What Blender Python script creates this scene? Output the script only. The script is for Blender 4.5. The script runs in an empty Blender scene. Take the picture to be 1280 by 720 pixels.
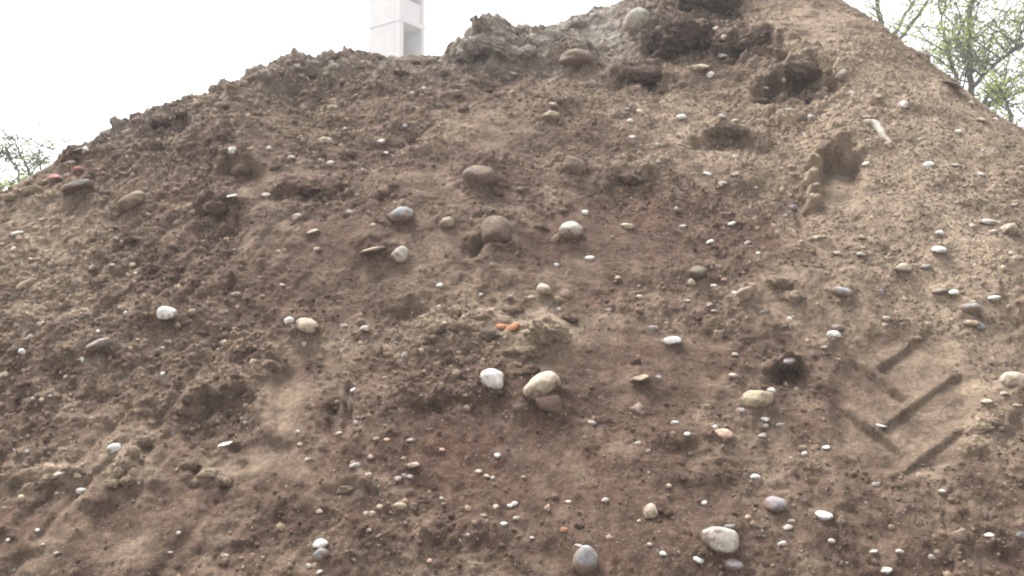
import bpy, bmesh, math, random
import numpy as np
from mathutils import Matrix, Vector

rng = np.random.default_rng(11)
random.seed(5)
scene = bpy.context.scene
COL = scene.collection

# ------------------------------------------------------------------ camera model
FPX = 1120.0                      # focal length in pixels of a 1280 wide picture
CAMZ = 1.6
TILT = math.atan(81 / FPX)
CT, ST = math.cos(TILT), math.sin(TILT)


def project(x, y, z):
    d = y * CT + (z - CAMZ) * ST
    u = -y * ST + (z - CAMZ) * CT
    return 640 + FPX * x / d, 360 - FPX * u / d, d


def at(px, py, Y):
    """World point in the vertical plane y = Y seen in direction (px, py)."""
    a, b = (px - 640) / FPX, (360 - py) / FPX
    ry, rz = CT - b * ST, ST + b * CT
    t = Y / ry
    return Vector((a * t, Y, CAMZ + rz * t))


cam_d = bpy.data.cameras.new("camera")
cam = bpy.data.objects.new("camera", cam_d)
COL.objects.link(cam)
cam.location = (0, 0, CAMZ)
cam.rotation_euler = (math.pi / 2 + TILT, 0, 0)
cam_d.sensor_width = 36
cam_d.lens = 36 * FPX / 1280
cam_d.clip_start = 0.05
cam_d.clip_end = 2000
scene.camera = cam


# ------------------------------------------------------------------ noise
def _h2(ix, iy, seed):
    h = (ix.astype(np.int64) * 374761393 + iy.astype(np.int64) * 668265263 + seed * 974634779) & 0xFFFFFFFF
    h = ((h ^ (h >> 13)) * 1274126177) & 0xFFFFFFFF
    h = h ^ (h >> 16)
    return h


def _r(h, k=0):
    return ((((h + k * 2654435761) * 2246822519) & 0xFFFFFFFF) >> 8).astype(np.float32) / 16777216.0


def pn2(x, y, seed=0):
    x0, y0 = np.floor(x), np.floor(y)
    fx, fy = (x - x0).astype(np.float32), (y - y0).astype(np.float32)
    ux, uy = fx * fx * fx * (fx * (fx * 6 - 15) + 10), fy * fy * fy * (fy * (fy * 6 - 15) + 10)

    def g(i, j):
        a = _r(_h2(x0 + i, y0 + j, seed)) * 6.2831853
        return np.cos(a) * (fx - i) + np.sin(a) * (fy - j)
    a, b, c, d = g(0, 0), g(1, 0), g(0, 1), g(1, 1)
    a = a + (b - a) * ux
    c = c + (d - c) * ux
    return (a + (c - a) * uy) * 1.5


def fbm2(x, y, octv=4, seed=0, gain=0.5):
    o, amp = 0, 1.0
    for k in range(octv):
        o = o + amp * pn2(x, y, seed + 17 * k)
        x, y, amp = x * 2.03 + 3.7, y * 2.03 - 1.9, amp * gain
    return o


def domes(x, y, cell, seed, lo=0.25, hi=0.75):
    """Rounded lumps of random size, one per cell, in metres of height."""
    x, y = x / cell, y / cell
    ix, iy = np.floor(x), np.floor(y)
    out = np.zeros(np.shape(x), np.float32)
    for i in (-1, 0, 1):
        for j in (-1, 0, 1):
            h = _h2(ix + i, iy + j, seed)
            cx, cy = ix + i + _r(h, 1), iy + j + _r(h, 2)
            r = lo + (hi - lo) * _r(h, 3) ** 2
            q = ((x - cx) ** 2 + (y - cy) ** 2) / (r * r)
            out = np.maximum(out, np.sqrt(np.clip(1 - q, 0, 1)) * r)
    return out * cell


def pn3(p, seed=0):
    p0 = np.floor(p)
    f = p - p0
    u = f * f * f * (f * (f * 6 - 15) + 10)
    out = 0
    for i in (0, 1):
        for j in (0, 1):
            for k in (0, 1):
                h = _h2(p0[:, 0] + i + 57 * (p0[:, 2] + k), p0[:, 1] + j, seed)
                gx, gy, gz = _r(h, 1) * 2 - 1, _r(h, 2) * 2 - 1, _r(h, 3) * 2 - 1
                g = gx * (f[:, 0] - i) + gy * (f[:, 1] - j) + gz * (f[:, 2] - k)
                w = np.abs(1 - i - u[:, 0]) * np.abs(1 - j - u[:, 1]) * np.abs(1 - k - u[:, 2])
                out = out + g * w
    return out * 1.6


def sstep(a, b, x):
    t = np.clip((x - a) / (b - a), 0, 1)
    return t * t * (3 - 2 * t)


# ------------------------------------------------------------------ materials
def new_mat(name):
    m = bpy.data.materials.new(name)
    m.use_nodes = True
    nt = m.node_tree
    b = nt.nodes["Principled BSDF"]
    b.inputs["Specular IOR Level"].default_value = 0.25
    return m, nt, b


def N(nt, typ, **kw):
    n = nt.nodes.new(typ)
    for k, v in kw.items():
        setattr(n, k, v)
    return n


def mixc(nt, fac, a, b, blend="MIX"):
    n = nt.nodes.new("ShaderNodeMix")
    n.data_type = "RGBA"
    n.blend_type = blend
    for s, v in ((n.inputs[0], fac), (n.inputs[6], a), (n.inputs[7], b)):
        if hasattr(v, "is_output"):
            nt.links.new(v, s)
        elif s.type == "VALUE":
            s.default_value = v
        else:
            s.default_value = (*v, 1)
    return n.outputs[2]


def noise(nt, coord, scale, detail=4, rough=0.55):
    n = nt.nodes.new("ShaderNodeTexNoise")
    n.inputs["Scale"].default_value = scale
    n.inputs["Detail"].default_value = detail
    n.inputs["Roughness"].default_value = rough
    nt.links.new(coord, n.inputs["Vector"])
    return n.outputs["Fac"]


def ramp(nt, fac, p0, p1, c0=(0, 0, 0), c1=(1, 1, 1)):
    n = nt.nodes.new("ShaderNodeValToRGB")
    n.color_ramp.elements[0].position = p0
    n.color_ramp.elements[1].position = p1
    n.color_ramp.elements[0].color = (*c0, 1)
    n.color_ramp.elements[1].color = (*c1, 1)
    nt.links.new(fac, n.inputs[0])
    return n.outputs[0]


def bump(nt, b, hgt, strength, dist):
    n = nt.nodes.new("ShaderNodeBump")
    n.inputs["Strength"].default_value = strength
    n.inputs["Distance"].default_value = dist
    nt.links.new(hgt, n.inputs["Height"])
    nt.links.new(n.outputs[0], b.inputs["Normal"])


def soil_mat(name, bscale=1.0):
    """Soil whose colour comes from the 'tone' attribute, broken up by fine grains."""
    m, nt, b = new_mat(name)
    at_ = N(nt, "ShaderNodeAttribute", attribute_name="tone")
    geo = N(nt, "ShaderNodeNewGeometry")
    p = geo.outputs["Position"]
    g1 = noise(nt, p, 70, 5, 0.7)
    g2 = noise(nt, p, 260, 3, 0.65)
    f1 = ramp(nt, g1, 0.3, 0.72, (0.66, 0.66, 0.66), (1.38, 1.36, 1.32))
    f2 = ramp(nt, g2, 0.28, 0.75, (0.72, 0.72, 0.72), (1.3, 1.3, 1.3))
    c = mixc(nt, 1.0, at_.outputs["Color"], f1, "MULTIPLY")
    c = mixc(nt, 1.0, c, f2, "MULTIPLY")
    # pale mineral grains
    g3 = noise(nt, p, 120, 2, 0.5)
    c = mixc(nt, ramp(nt, g3, 0.64, 0.73), c, (0.30, 0.245, 0.185))
    g4 = noise(nt, p, 22, 6, 0.72)
    c = mixc(nt, 1.0, c, ramp(nt, g4, 0.33, 0.67, (0.80, 0.79, 0.78), (1.2, 1.2, 1.18)), "MULTIPLY")
    nt.links.new(c, b.inputs["Base Color"])
    b.inputs["Roughness"].default_value = 0.95
    b.inputs["Specular IOR Level"].default_value = 0.12
    add = N(nt, "ShaderNodeMath", operation="ADD")
    nt.links.new(g1, add.inputs[0])
    nt.links.new(g2, add.inputs[1])
    bump(nt, b, add.outputs[0], 1.0 * bscale, 0.018)
    return m


STONE_RGB = dict(W=(0.54, 0.525, 0.49), P=(0.33, 0.30, 0.26), C=(0.37, 0.31, 0.235), T=(0.21, 0.165, 0.118), G=(0.165, 0.148, 0.13),
                 D=(0.055, 0.052, 0.055), B=(0.22, 0.225, 0.235), V=(0.235, 0.215, 0.225), Y=(0.30, 0.25, 0.17), O=(0.40, 0.19, 0.105),
                 R=(0.25, 0.09, 0.075), N=(0.15, 0.10, 0.072), K=(0.40, 0.27, 0.20), S=(0.22, 0.22, 0.17))
STONE_WORD = dict(W="white", P="pale grey", C="cream", T="tan", G="grey", D="dark grey", B="blue-grey", V="lavender-grey", Y="yellowish",
                  O="orange", R="red", N="brown", K="pinkish", S="greenish grey")


def stone_mat(code, dusty=False):
    m, nt, b = new_mat(("dusty_" if dusty else "") + "stone_" + STONE_WORD[code].replace(" ", "_").replace("-", "_"))
    oc = N(nt, "ShaderNodeTexCoord").outputs["Object"]
    oi = N(nt, "ShaderNodeObjectInfo")
    off = N(nt, "ShaderNodeVectorMath", operation="ADD")
    sc = N(nt, "ShaderNodeVectorMath", operation="SCALE")
    cmb = N(nt, "ShaderNodeCombineXYZ")
    for i in range(3):
        nt.links.new(oi.outputs["Random"], cmb.inputs[i])
    nt.links.new(cmb.outputs[0], sc.inputs[0])
    sc.inputs["Scale"].default_value = 37.0
    nt.links.new(oc, off.inputs[0])
    nt.links.new(sc.outputs[0], off.inputs[1])
    p = off.outputs[0]
    base = STONE_RGB[code]
    n1 = noise(nt, p, 38, 5, 0.65)
    c = mixc(nt, ramp(nt, n1, 0.3, 0.7), tuple(v * 0.72 for v in base), tuple(min(v * 1.2, 0.8) for v in base))
    n2 = noise(nt, p, 150, 3, 0.6)
    c = mixc(nt, 1.0, c, ramp(nt, n2, 0.25, 0.75, (0.8, 0.8, 0.8), (1.14, 1.14, 1.14)), "MULTIPLY")
    # soil clinging to the stone
    n3 = noise(nt, p, 30, 6, 0.68)
    lo = {"W": 0.54, "O": 0.6, "P": 0.50, "C": 0.50}.get(code, 0.46) - (0.10 if dusty else 0)
    seat = N(nt, "ShaderNodeAttribute", attribute_name="tone").outputs["Fac"]    # 0 at the buried side, 1 at the free top
    dd = N(nt, "ShaderNodeMath", operation="MULTIPLY_ADD")
    nt.links.new(seat, dd.inputs[0])
    dd.inputs[1].default_value = -0.42
    nt.links.new(n3, dd.inputs[2])
    sh = N(nt, "ShaderNodeMath", operation="ADD")
    nt.links.new(dd.outputs[0], sh.inputs[0])
    sh.inputs[1].default_value = 0.34
    c = mixc(nt, ramp(nt, sh.outputs[0], lo, lo + 0.10), c, (0.16, 0.115, 0.088))
    if dusty:
        c = mixc(nt, 1.0, c, ramp(nt, noise(nt, p, 90, 5, 0.75), 0.3, 0.7, (0.6, 0.6, 0.6), (1.45, 1.42, 1.38)), "MULTIPLY")
    nt.links.new(c, b.inputs["Base Color"])
    b.inputs["Roughness"].default_value = 0.8
    bump(nt, b, noise(nt, p, 110, 5, 0.75) if dusty else n1, 1.0 if dusty else 0.5, 0.012 if dusty else 0.006)
    return m


SOIL = soil_mat("soil")
CLOD = soil_mat("soil_clod", 1.0)
STONE = {k: stone_mat(k) for k in STONE_RGB}
DUSTY = {k: stone_mat(k, True) for k in "TNGSC"}


def tone_attr(me, cols):
    a = me.color_attributes.new("tone", "FLOAT_COLOR", "POINT")
    d = np.ones((len(cols), 4), np.float32)
    d[:, :3] = cols
    a.data.foreach_set("color", d.ravel())


def np_mesh(name, v, f, smooth=True):
    """Mesh from numpy arrays; f is (n, 3) or (n, 4)."""
    me = bpy.data.meshes.new(name)
    v = np.asarray(v, np.float32)
    f = np.asarray(f, np.int32)
    n, k = f.shape
    me.vertices.add(len(v))
    me.vertices.foreach_set("co", v.ravel())
    me.loops.add(n * k)
    me.loops.foreach_set("vertex_index", f.ravel())
    me.polygons.add(n)
    me.polygons.foreach_set("loop_start", np.arange(0, n * k, k, dtype=np.int32))
    me.polygons.foreach_set("use_smooth", np.full(n, smooth, bool))
    me.update(calc_edges=True)
    return me


def link(name, me, mat, parent=None, loc=None):
    o = bpy.data.objects.new(name, me)
    COL.objects.link(o)
    if mat is not None and me is not None and not me.materials:
        me.materials.append(mat)
    if parent is not None:
        o.parent = parent
    if loc is not None:
        o.location = loc
    return o


def tag(o, label=None, cat=None, group=None, kind=None):
    if label:
        o["label"] = label
    if cat:
        o["category"] = cat
    if group:
        o["group"] = group
    if kind:
        o["kind"] = kind
    return o


SH_WORD = dict(round="rounded", angular="angular", slab="flat", flake="flat", bean="curved", clod="crumbly")
# x, y, width, height, tilt (clockwise degrees), colour, shape, label
STONES = [
    # crest and upper left
    (105, 190, 12, 13, 0, "W", "round", "round white stone on the left skyline above the red rubble"),
    (290, 189, 12, 15, 10, "W", "angular", "bright white angular stone high on the left flank"),
    (296, 170, 7, 16, 18, "C", "slab", "narrow cream stone standing upright above a white angular stone"),
    (98, 233, 36, 11, -16, "G", "slab", "long flat grey slab below the red rubble near the left skyline"),
    (88, 203, 16, 9, -14, "P", "slab", "flat pale grey stone beside the red rubble on the left skyline"),
    (90, 193, 26, 7, -35, "D", "slab", "dark slate sliver leaning on the left skyline"),
    (165, 250, 29, 17, -28, "T", "round", "tan oval cobble on the upper left flank, tilted uphill"),
    (375, 97, 13, 9, 0, "P", "angular", ""), (407, 177, 15, 11, 0, "C", "round", ""), (413, 205, 12, 9, 0, "W", "round", ""),
    (335, 187, 8, 9, 0, "W", "angular", ""), (364, 197, 10, 7, 0, "C", "round", ""), (478, 177, 11, 6, -10, "W", "flake", ""),
    (482, 191, 6, 5, 0, "W", "round", ""), (505, 158, 9, 6, 0, "V", "flake", ""), (515, 116, 11, 6, -10, "P", "flake", ""),
    (530, 110, 9, 7, 0, "P", "angular", ""), (430, 162, 8, 6, 0, "P", "angular", ""), (415, 135, 14, 8, -12, "C", "angular", ""),
    (543, 172, 10, 6, 0, "T", "angular", ""), (600, 218, 44, 30, 5, "T", "round", "broad tan stone half buried in the upper middle of the slope"),
    (348, 178, 9, 12, 10, "T", "angular", ""), (420, 162, 8, 6, 0, "T", "angular", ""), (640, 115, 8, 5, 0, "P", "flake", ""),
    # near the summit
    (795, 33, 28, 40, 35, "S", "round", "smooth greenish grey boulder leaning on the skyline beside the summit"),
    (720, 73, 44, 24, -6, "T", "round", "rounded tan boulder sunk into the slope below the grey crest"),
    (904, 71, 13, 7, 0, "W", "round", "small bright white pebble between the dark hollows near the summit"),
    (872, 86, 28, 10, -12, "C", "angular", "cream angular stone lying under the dark summit clods"),
    (887, 94, 14, 6, -22, "W", "flake", ""), (858, 89, 12, 5, -15, "W", "flake", ""),
    (690, 132, 11, 7, 0, "P", "round", ""), (690, 145, 19, 15, 0, "Y", "angular", "yellowish square stone below a small pale pebble, upper middle"),
    (783, 137, 9, 6, 0, "W", "round", ""), (787, 152, 9, 5, 0, "W", "flake", ""), (799, 141, 11, 10, 0, "C", "round", ""),
    (790, 171, 11, 4, 0, "W", "flake", ""), (852, 147, 14, 7, 10, "W", "flake", ""), (903, 146, 12, 7, -6, "P", "angular", ""),
    (918, 152, 12, 6, -10, "P", "flake", ""), (718, 209, 32, 26, 35, "N", "round", "reddish brown half-round stone standing out of the upper slope"),
    (788, 221, 9, 5, 0, "W", "flake", ""), (822, 181, 8, 6, 0, "P", "round", ""), (801, 182, 7, 5, 0, "P", "round", ""), (883, 217, 13, 4, 0, "W", "flake", ""),
    (919, 218, 13, 5, -6, "W", "flake", ""), (904, 230, 12, 6, 0, "P", "flake", ""), (900, 232, 8, 5, 0, "C", "flake", ""), (822, 203, 8, 6, 0, "P", "round", ""),
    (918, 196, 10, 5, 0, "P", "round", ""), (907, 195, 14, 5, 0, "V", "flake", ""), (851, 170, 12, 5, -20, "P", "flake", ""), (955, 110, 12, 7, -10, "P", "angular", ""),
    (985, 138, 20, 5, -8, "W", "flake", ""), (1013, 146, 9, 5, 0, "W", "flake", ""), (915, 118, 8, 5, 0, "P", "round", ""),
    (1053, 95, 16, 15, 0, "S", "angular", "greenish grey stone at the right end of the widest dark hollow"),
    (895, 36, 10, 7, 0, "C", "angular", ""), (905, 47, 12, 8, -30, "C", "angular", ""), (640, 92, 10, 6, 0, "P", "angular", ""),
    # upper right
    (1130, 131, 17, 8, 5, "W", "flake", "bluish white flat stone on the bare upper right slope"),
    (1154, 68, 20, 15, 12, "P", "angular", "pale block breaking the right skyline beside the tree"),
    (1188, 106, 24, 9, 18, "G", "slab", "grey flat stone on the right skyline below the tree trunk"),
    (1197, 166, 14, 5, -8, "W", "flake", ""), (1160, 207, 14, 6, 0, "W", "flake", ""), (1194, 207, 12, 4, 0, "W", "flake", ""),
    (1277, 212, 9, 10, 0, "Y", "round", "yellowish pebble at the right edge of the picture"),
    (1120, 116, 10, 5, 0, "P", "round", ""), (1096, 122, 16, 5, -15, "W", "flake", ""), (1084, 146, 14, 5, 0, "P", "flake", ""), (1112, 184, 13, 15, 0, "K", "round", "pinkish rounded stone at the lower end of a curved pale root"),
    (1082, 205, 10, 5, 0, "W", "flake", ""), (1059, 107, 9, 5, 0, "P", "flake", ""), (1226, 150, 12, 6, 0, "C", "flake", ""), (1065, 117, 10, 4, 0, "W", "flake", ""),
    (1213, 130, 10, 5, 0, "C", "flake", ""), (1150, 175, 9, 5, 0, "P", "flake", ""), (1225, 219, 16, 6, 0, "P", "flake", ""),
    # left flank
    (22, 293, 15, 8, -12, "P", "round", ""), (17, 311, 10, 7, 0, "C", "angular", ""), (63, 331, 11, 7, -30, "C", "angular", ""),
    (33, 356, 24, 14, -28, "Y", "slab", "yellowish tan slab on the far left flank beside small holes"), (90, 304, 22, 10, -35, "N", "slab", "brown sliver of stone on the left flank under the tan cobble"),
    (164, 332, 11, 9, 0, "Y", "round", ""), (168, 343, 6, 7, 0, "W", "angular", ""), (208, 392, 21, 16, 0, "W", "round", "rounded white cobble with a pointed right end on the left flank"),
    (156, 392, 7, 6, -40, "W", "angular", ""), (125, 431, 29, 13, -22, "G", "round", "long brownish grey cobble lying tilted on the left flank"),
    (103, 450, 7, 9, 30, "W", "angular", ""), (36, 423, 12, 9, -25, "P", "angular", ""), (28, 440, 10, 7, 0, "W", "flake", ""),
    (5, 470, 13, 10, -20, "C", "angular", ""), (279, 427, 10, 7, 0, "C", "round", ""), (297, 437, 13, 8, 0, "K", "round", ""), (50, 405, 12, 8, -35, "C", "angular", ""),
    (294, 367, 12, 6, 0, "P", "angular", ""), (145, 298, 8, 6, 0, "C", "angular", ""), (203, 435, 10, 5, -10, "P", "flake", ""), (210, 428, 7, 5, 0, "W", "flake", ""),
    (122, 415, 6, 5, 0, "W", "flake", ""), (81, 472, 7, 5, 0, "P", "round", ""), (203, 468, 8, 5, 0, "W", "flake", ""), (115, 336, 10, 5, 0, "C", "flake", ""), (171, 425, 7, 4, 0, "P", "flake", ""),
    (289, 245, 14, 4, -15, "W", "flake", ""), (258, 262, 9, 20, 30, "C", "slab", "narrow cream stone above the triangular dark hollow on the left"),
    (332, 245, 12, 8, 0, "P", "angular", ""), (284, 390, 6, 4, 0, "W", "flake", ""), (42, 498, 9, 5, 0, "P", "flake", ""), (50, 499, 9, 5, -15, "W", "flake", ""), (60, 495, 8, 5, 0, "P", "angular", ""),
    # middle
    (500, 268, 27, 17, -6, "B", "round", "blue-grey cobble in a small hollow, upper middle of the slope"),
    (500, 318, 21, 21, 0, "P", "round", "pale round cobble below the blue-grey one, upper middle of the slope"),
    (620, 291, 38, 36, 0, "T", "round", "large round dusty boulder over a dark hole in the middle"),
    (561, 278, 17, 15, 0, "T", "round", "tan round stone left of the large round boulder"),
    (466, 311, 32, 6, -14, "Y", "slab", "long yellowish sliver pointing at the pale round cobble"),
    (362, 401, 14, 11, 0, "W", "round", "white pebble touching the left side of a broad cream stone"),
    (383, 407, 26, 17, 5, "C", "round", "broad cream stone with a white pebble beside it, left of centre"),
    (380, 431, 11, 8, 5, "W", "round", ""), (457, 411, 17, 6, 3, "W", "flake", ""), (505, 445, 11, 10, 0, "W", "angular", ""), (549, 358, 13, 6, 0, "W", "flake", ""),
    (328, 371, 6, 5, 0, "W", "round", ""), (396, 312, 9, 6, 0, "C", "round", ""), (353, 356, 8, 6, 0, "C", "angular", ""), (430, 406, 12, 6, 0, "P", "angular", ""), (347, 316, 9, 6, 0, "P", "angular", ""),
    (600, 368, 9, 4, 0, "W", "flake", ""), (638, 373, 8, 5, 0, "W", "round", ""), (548, 383, 8, 6, -20, "P", "angular", ""), (556, 404, 9, 6, 0, "P", "angular", ""),
    (436, 266, 14, 5, 0, "P", "flake", ""), (467, 281, 8, 5, 0, "C", "round", ""), (390, 290, 16, 8, -20, "C", "angular", ""), (372, 271, 12, 9, 0, "P", "round", ""),
    (613, 475, 28, 24, 12, "W", "round", "large bright white blocky stone in the centre, left of the cream oval"),
    (713, 289, 25, 22, -5, "P", "round", "pale grey rounded cobble with a chip trailing from it, right of the boulder"),
    (692, 300, 8, 22, 38, "T", "slab", "thin tan chip trailing down from the pale grey cobble"),
    (730, 266, 12, 5, 0, "W", "flake", ""), (737, 322, 13, 7, -8, "W", "round", ""), (695, 331, 8, 6, 0, "W", "angular", ""), (783, 283, 17, 8, 0, "C", "angular", ""),
    (854, 283, 13, 6, -6, "W", "round", ""), (914, 280, 13, 4, 0, "W", "flake", ""), (888, 303, 13, 5, -8, "W", "flake", ""), (888, 334, 11, 5, 0, "W", "flake", ""),
    (864, 352, 11, 6, 0, "W", "flake", ""), (890, 358, 13, 5, 0, "W", "flake", ""), (859, 377, 12, 7, 0, "W", "round", ""), (947, 317, 9, 4, 0, "W", "flake", ""),
    (934, 305, 9, 5, 0, "P", "flake", ""), (680, 362, 16, 15, 0, "C", "round", "cream round stone in the crumbly patch above the orange brick"),
    (710, 370, 15, 14, 0, "N", "round", "brown pebble with a pale top right of a cream round stone"),
    (871, 340, 25, 15, 0, "S", "round", "greenish tan stone half buried beside three white flakes"), (904, 349, 8, 5, 0, "K", "round", ""),
    (817, 411, 14, 9, 0, "V", "round", "lavender-grey pebble just up and left of a bright white one"), (831, 405, 13, 6, -20, "K", "angular", ""),
    (839, 426, 21, 12, 0, "W", "angular", "bright white angular pebble on bare soil right of centre"),
    (886, 381, 12, 4, 0, "C", "flake", ""), (918, 366, 12, 5, 0, "W", "flake", ""), (931, 369, 27, 18, -30, "T", "slab", "tan slab jutting out above a small shadow right of centre"),
    (955, 388, 14, 7, -25, "G", "slab", ""), (677, 483, 38, 27, -28, "C", "round", "large cream oval cobble in the centre resting on a brown stone"),
    (686, 503, 36, 27, 0, "N", "angular", "brown stone partly covered by the large cream oval cobble"),
    (649, 510, 18, 16, 0, "T", "angular", "tan stone left of the pair at the cream oval cobble"),
    (822, 473, 12, 9, 0, "V", "round", "lavender-grey round pebble beside a yellowish stone below centre right"),
    (800, 473, 25, 10, -12, "Y", "angular", "yellowish stone left of a lavender-grey round pebble"),
    (917, 470, 16, 4, 3, "W", "flake", ""), (917, 443, 9, 4, 0, "P", "flake", ""), (762, 389, 9, 4, 0, "W", "flake", ""), (698, 387, 9, 5, 0, "W", "flake", ""), (797, 371, 10, 5, 0, "C", "flake", ""),
    (663, 372, 14, 6, -10, "C", "angular", ""), (893, 389, 10, 3, 0, "P", "flake", ""), (770, 347, 8, 4, 0, "C", "flake", ""),
    # right
    (1260, 287, 27, 14, -10, "C", "angular", "cracked cream rock near the right edge with a white chip beside it"), (1238, 277, 22, 8, 4, "W", "slab", "flat white chip above a cracked cream rock near the right edge"),
    (1240, 291, 14, 6, -5, "W", "flake", ""), (1173, 313, 17, 8, 0, "W", "round", "plump white pebble on tan soil above the tyre print"),
    (1128, 335, 17, 11, 0, "C", "angular", "cream angular pebble on tan soil left of a plump white pebble"), (1155, 333, 14, 7, -12, "B", "slab", ""),
    (1053, 366, 23, 13, 15, "B", "round", "blue-grey oval cobble on smooth brown soil above the tyre print"), (1213, 384, 20, 12, 5, "B", "round", "blue-grey pebble topmost of three stones right of the tyre print"),
    (1214, 402, 18, 8, 0, "Y", "round", "yellowish pebble in the middle of three stones right of the tyre print"), (1224, 409, 14, 13, 0, "B", "round", "pale blue pebble lowest of three stones right of the tyre print"),
    (1041, 420, 16, 10, 0, "W", "round", "white pebble under a small grey one left of the tyre print"), (1047, 408, 14, 8, 0, "G", "round", ""),
    (1243, 373, 15, 5, 0, "W", "flake", ""), (1176, 364, 17, 8, -12, "G", "round", ""), (1191, 366, 14, 5, 0, "W", "flake", ""), (1019, 298, 13, 5, 0, "W", "flake", ""),
    (1046, 317, 14, 5, 0, "W", "flake", ""), (1078, 297, 12, 5, 0, "C", "flake", ""), (1175, 291, 12, 4, 0, "W", "flake", ""), (1076, 318, 18, 5, 0, "P", "flake", ""),
    (1230, 250, 12, 6, 0, "P", "round", ""), (1268, 256, 12, 5, 0, "P", "flake", ""), (990, 260, 13, 6, 0, "V", "flake", ""), (985, 449, 18, 9, -8, "V", "round", "lavender-grey stone over a dark slit left of the tyre print"),
    (1268, 478, 34, 24, 0, "C", "round", "large pale cream stone at the right edge level with the tyre print"), (1107, 398, 11, 4, 0, "P", "flake", ""), (987, 397, 9, 4, 0, "W", "flake", ""), (1030, 435, 9, 4, 0, "P", "flake", ""),
    (1107, 406, 9, 6, 0, "P", "round", ""), (1102, 368, 12, 6, 0, "B", "flake", ""), (1196, 252, 9, 4, 0, "W", "flake", ""), (1270, 323, 12, 8, 0, "C", "round", ""), (1265, 318, 10, 5, 0, "C", "flake", ""),
    (983, 270, 8, 5, 0, "V", "flake", ""), (1217, 377, 9, 4, 0, "W", "flake", ""), (1215, 283, 14, 4, 0, "W", "flake", ""),
    # lower left
    (143, 561, 16, 12, -15, "W", "round", "white stone at the top of a ridge of yellowish clods, lower left"), (101, 613, 13, 7, 0, "W", "round", ""), (8, 668, 20, 8, -14, "P", "slab", "pale flat stone at the lower left edge of the picture"),
    (284, 557, 23, 8, -10, "W", "slab", "white wedge-shaped stone on the rim of the smooth scoop"), (281, 695, 13, 8, 0, "W", "round", ""), (46, 662, 8, 4, 0, "W", "flake", ""), (52, 682, 7, 5, 0, "W", "round", ""),
    (12, 676, 7, 5, 0, "W", "round", ""), (298, 642, 11, 5, 0, "W", "flake", ""), (213, 690, 9, 5, 0, "P", "round", ""), (69, 692, 9, 4, 0, "P", "flake", ""), (97, 593, 12, 6, 15, "C", "flake", ""),
    (72, 595, 18, 8, -25, "P", "angular", "pale angular stone on the ridge of clods near the lower left edge"), (25, 625, 11, 16, 10, "Y", "angular", "yellowish upright stone at the lower left end of the clod ridge"), (72, 617, 9, 6, 0, "C", "angular", ""),
    (33, 565, 7, 6, 0, "V", "round", ""), (307, 530, 11, 5, -12, "P", "flake", ""), (222, 667, 8, 4, 0, "P", "flake", ""), (17, 563, 4, 4, 0, "W", "round", ""),
    # lower middle
    (442, 489, 9, 9, 0, "W", "angular", ""), (437, 512, 7, 38, 6, "Y", "slab", "thin yellowish sliver standing upright in a bucket-tooth groove"), (423, 543, 10, 5, -8, "W", "flake", ""),
    (441, 583, 14, 8, -10, "P", "angular", ""), (459, 594, 12, 7, 0, "P", "round", ""), (413, 617, 13, 14, 0, "P", "angular", "pale grey angular stone left end of a tan clod row"), (399, 640, 11, 7, -20, "C", "angular", ""),
    (399, 679, 17, 10, 0, "W", "round", "white capped stone sitting on a grey stone at the bottom"), (401, 692, 17, 17, 0, "B", "round", "grey stone under a white capped one at the bottom, left of centre"),
    (465, 643, 13, 6, -22, "W", "flake", ""), (487, 620, 17, 10, -12, "Y", "angular", "bright yellowish stone on top of a pair, lower middle"), (497, 633, 19, 13, 0, "Y", "angular", "dull yellowish stone under a brighter one, lower middle"),
    (518, 612, 25, 22, 20, "Y", "angular", "large yellowish angular stone right of the yellowish pair, lower middle"), (515, 634, 11, 10, 0, "V", "round", ""), (506, 597, 13, 7, 0, "V", "angular", ""), (512, 596, 9, 6, 0, "P", "round", ""), (496, 598, 12, 7, 0, "P", "angular", ""),
    (580, 619, 13, 5, -5, "W", "flake", ""), (620, 633, 17, 5, 3, "W", "flake", ""), (630, 655, 14, 5, 3, "W", "flake", ""), (605, 644, 12, 4, 0, "P", "flake", ""), (537, 701, 11, 6, 0, "K", "flake", ""), (443, 701, 10, 6, 0, "P", "round", ""),
    (585, 670, 9, 7, 0, "P", "round", ""), (552, 564, 8, 6, 0, "K", "round", ""), (597, 590, 10, 4, 0, "C", "flake", ""), (608, 594, 12, 5, 10, "C", "angular", ""), (617, 597, 9, 6, 0, "P", "angular", ""), (622, 569, 10, 4, 0, "W", "flake", ""),
    (553, 624, 10, 5, 0, "P", "flake", ""), (386, 707, 11, 7, 0, "P", "angular", ""), (399, 714, 12, 4, 0, "W", "flake", ""), (470, 551, 9, 6, -15, "Y", "angular", ""), (484, 549, 9, 7, 0, "K", "angular", ""), (515, 551, 13, 6, 0, "P", "angular", ""),
    (505, 573, 9, 6, 0, "K", "angular", ""), (516, 581, 15, 7, -15, "C", "angular", ""), (464, 571, 10, 7, 0, "C", "angular", ""), (456, 643, 9, 5, -15, "P", "flake", ""), (474, 634, 9, 6, 0, "C", "flake", ""), (638, 633, 8, 5, 0, "W", "flake", ""),
    (374, 555, 9, 6, 0, "C", "angular", ""), (387, 575, 11, 7, 0, "P", "angular", ""), (373, 540, 8, 6, 0, "P", "angular", ""),
    (440, 608, 24, 8, -6, "T", "angular", "tan angular lump in a short row right of a pale grey stone"), (460, 661, 10, 6, 0, "C", "angular", ""),
    # lower right
    (797, 511, 15, 14, -20, "C", "angular", "cream angular stone alone on smooth brown soil below centre"), (739, 528, 12, 4, -3, "W", "flake", ""), (843, 527, 12, 4, 0, "W", "flake", ""), (797, 553, 10, 4, 0, "P", "flake", ""),
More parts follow.
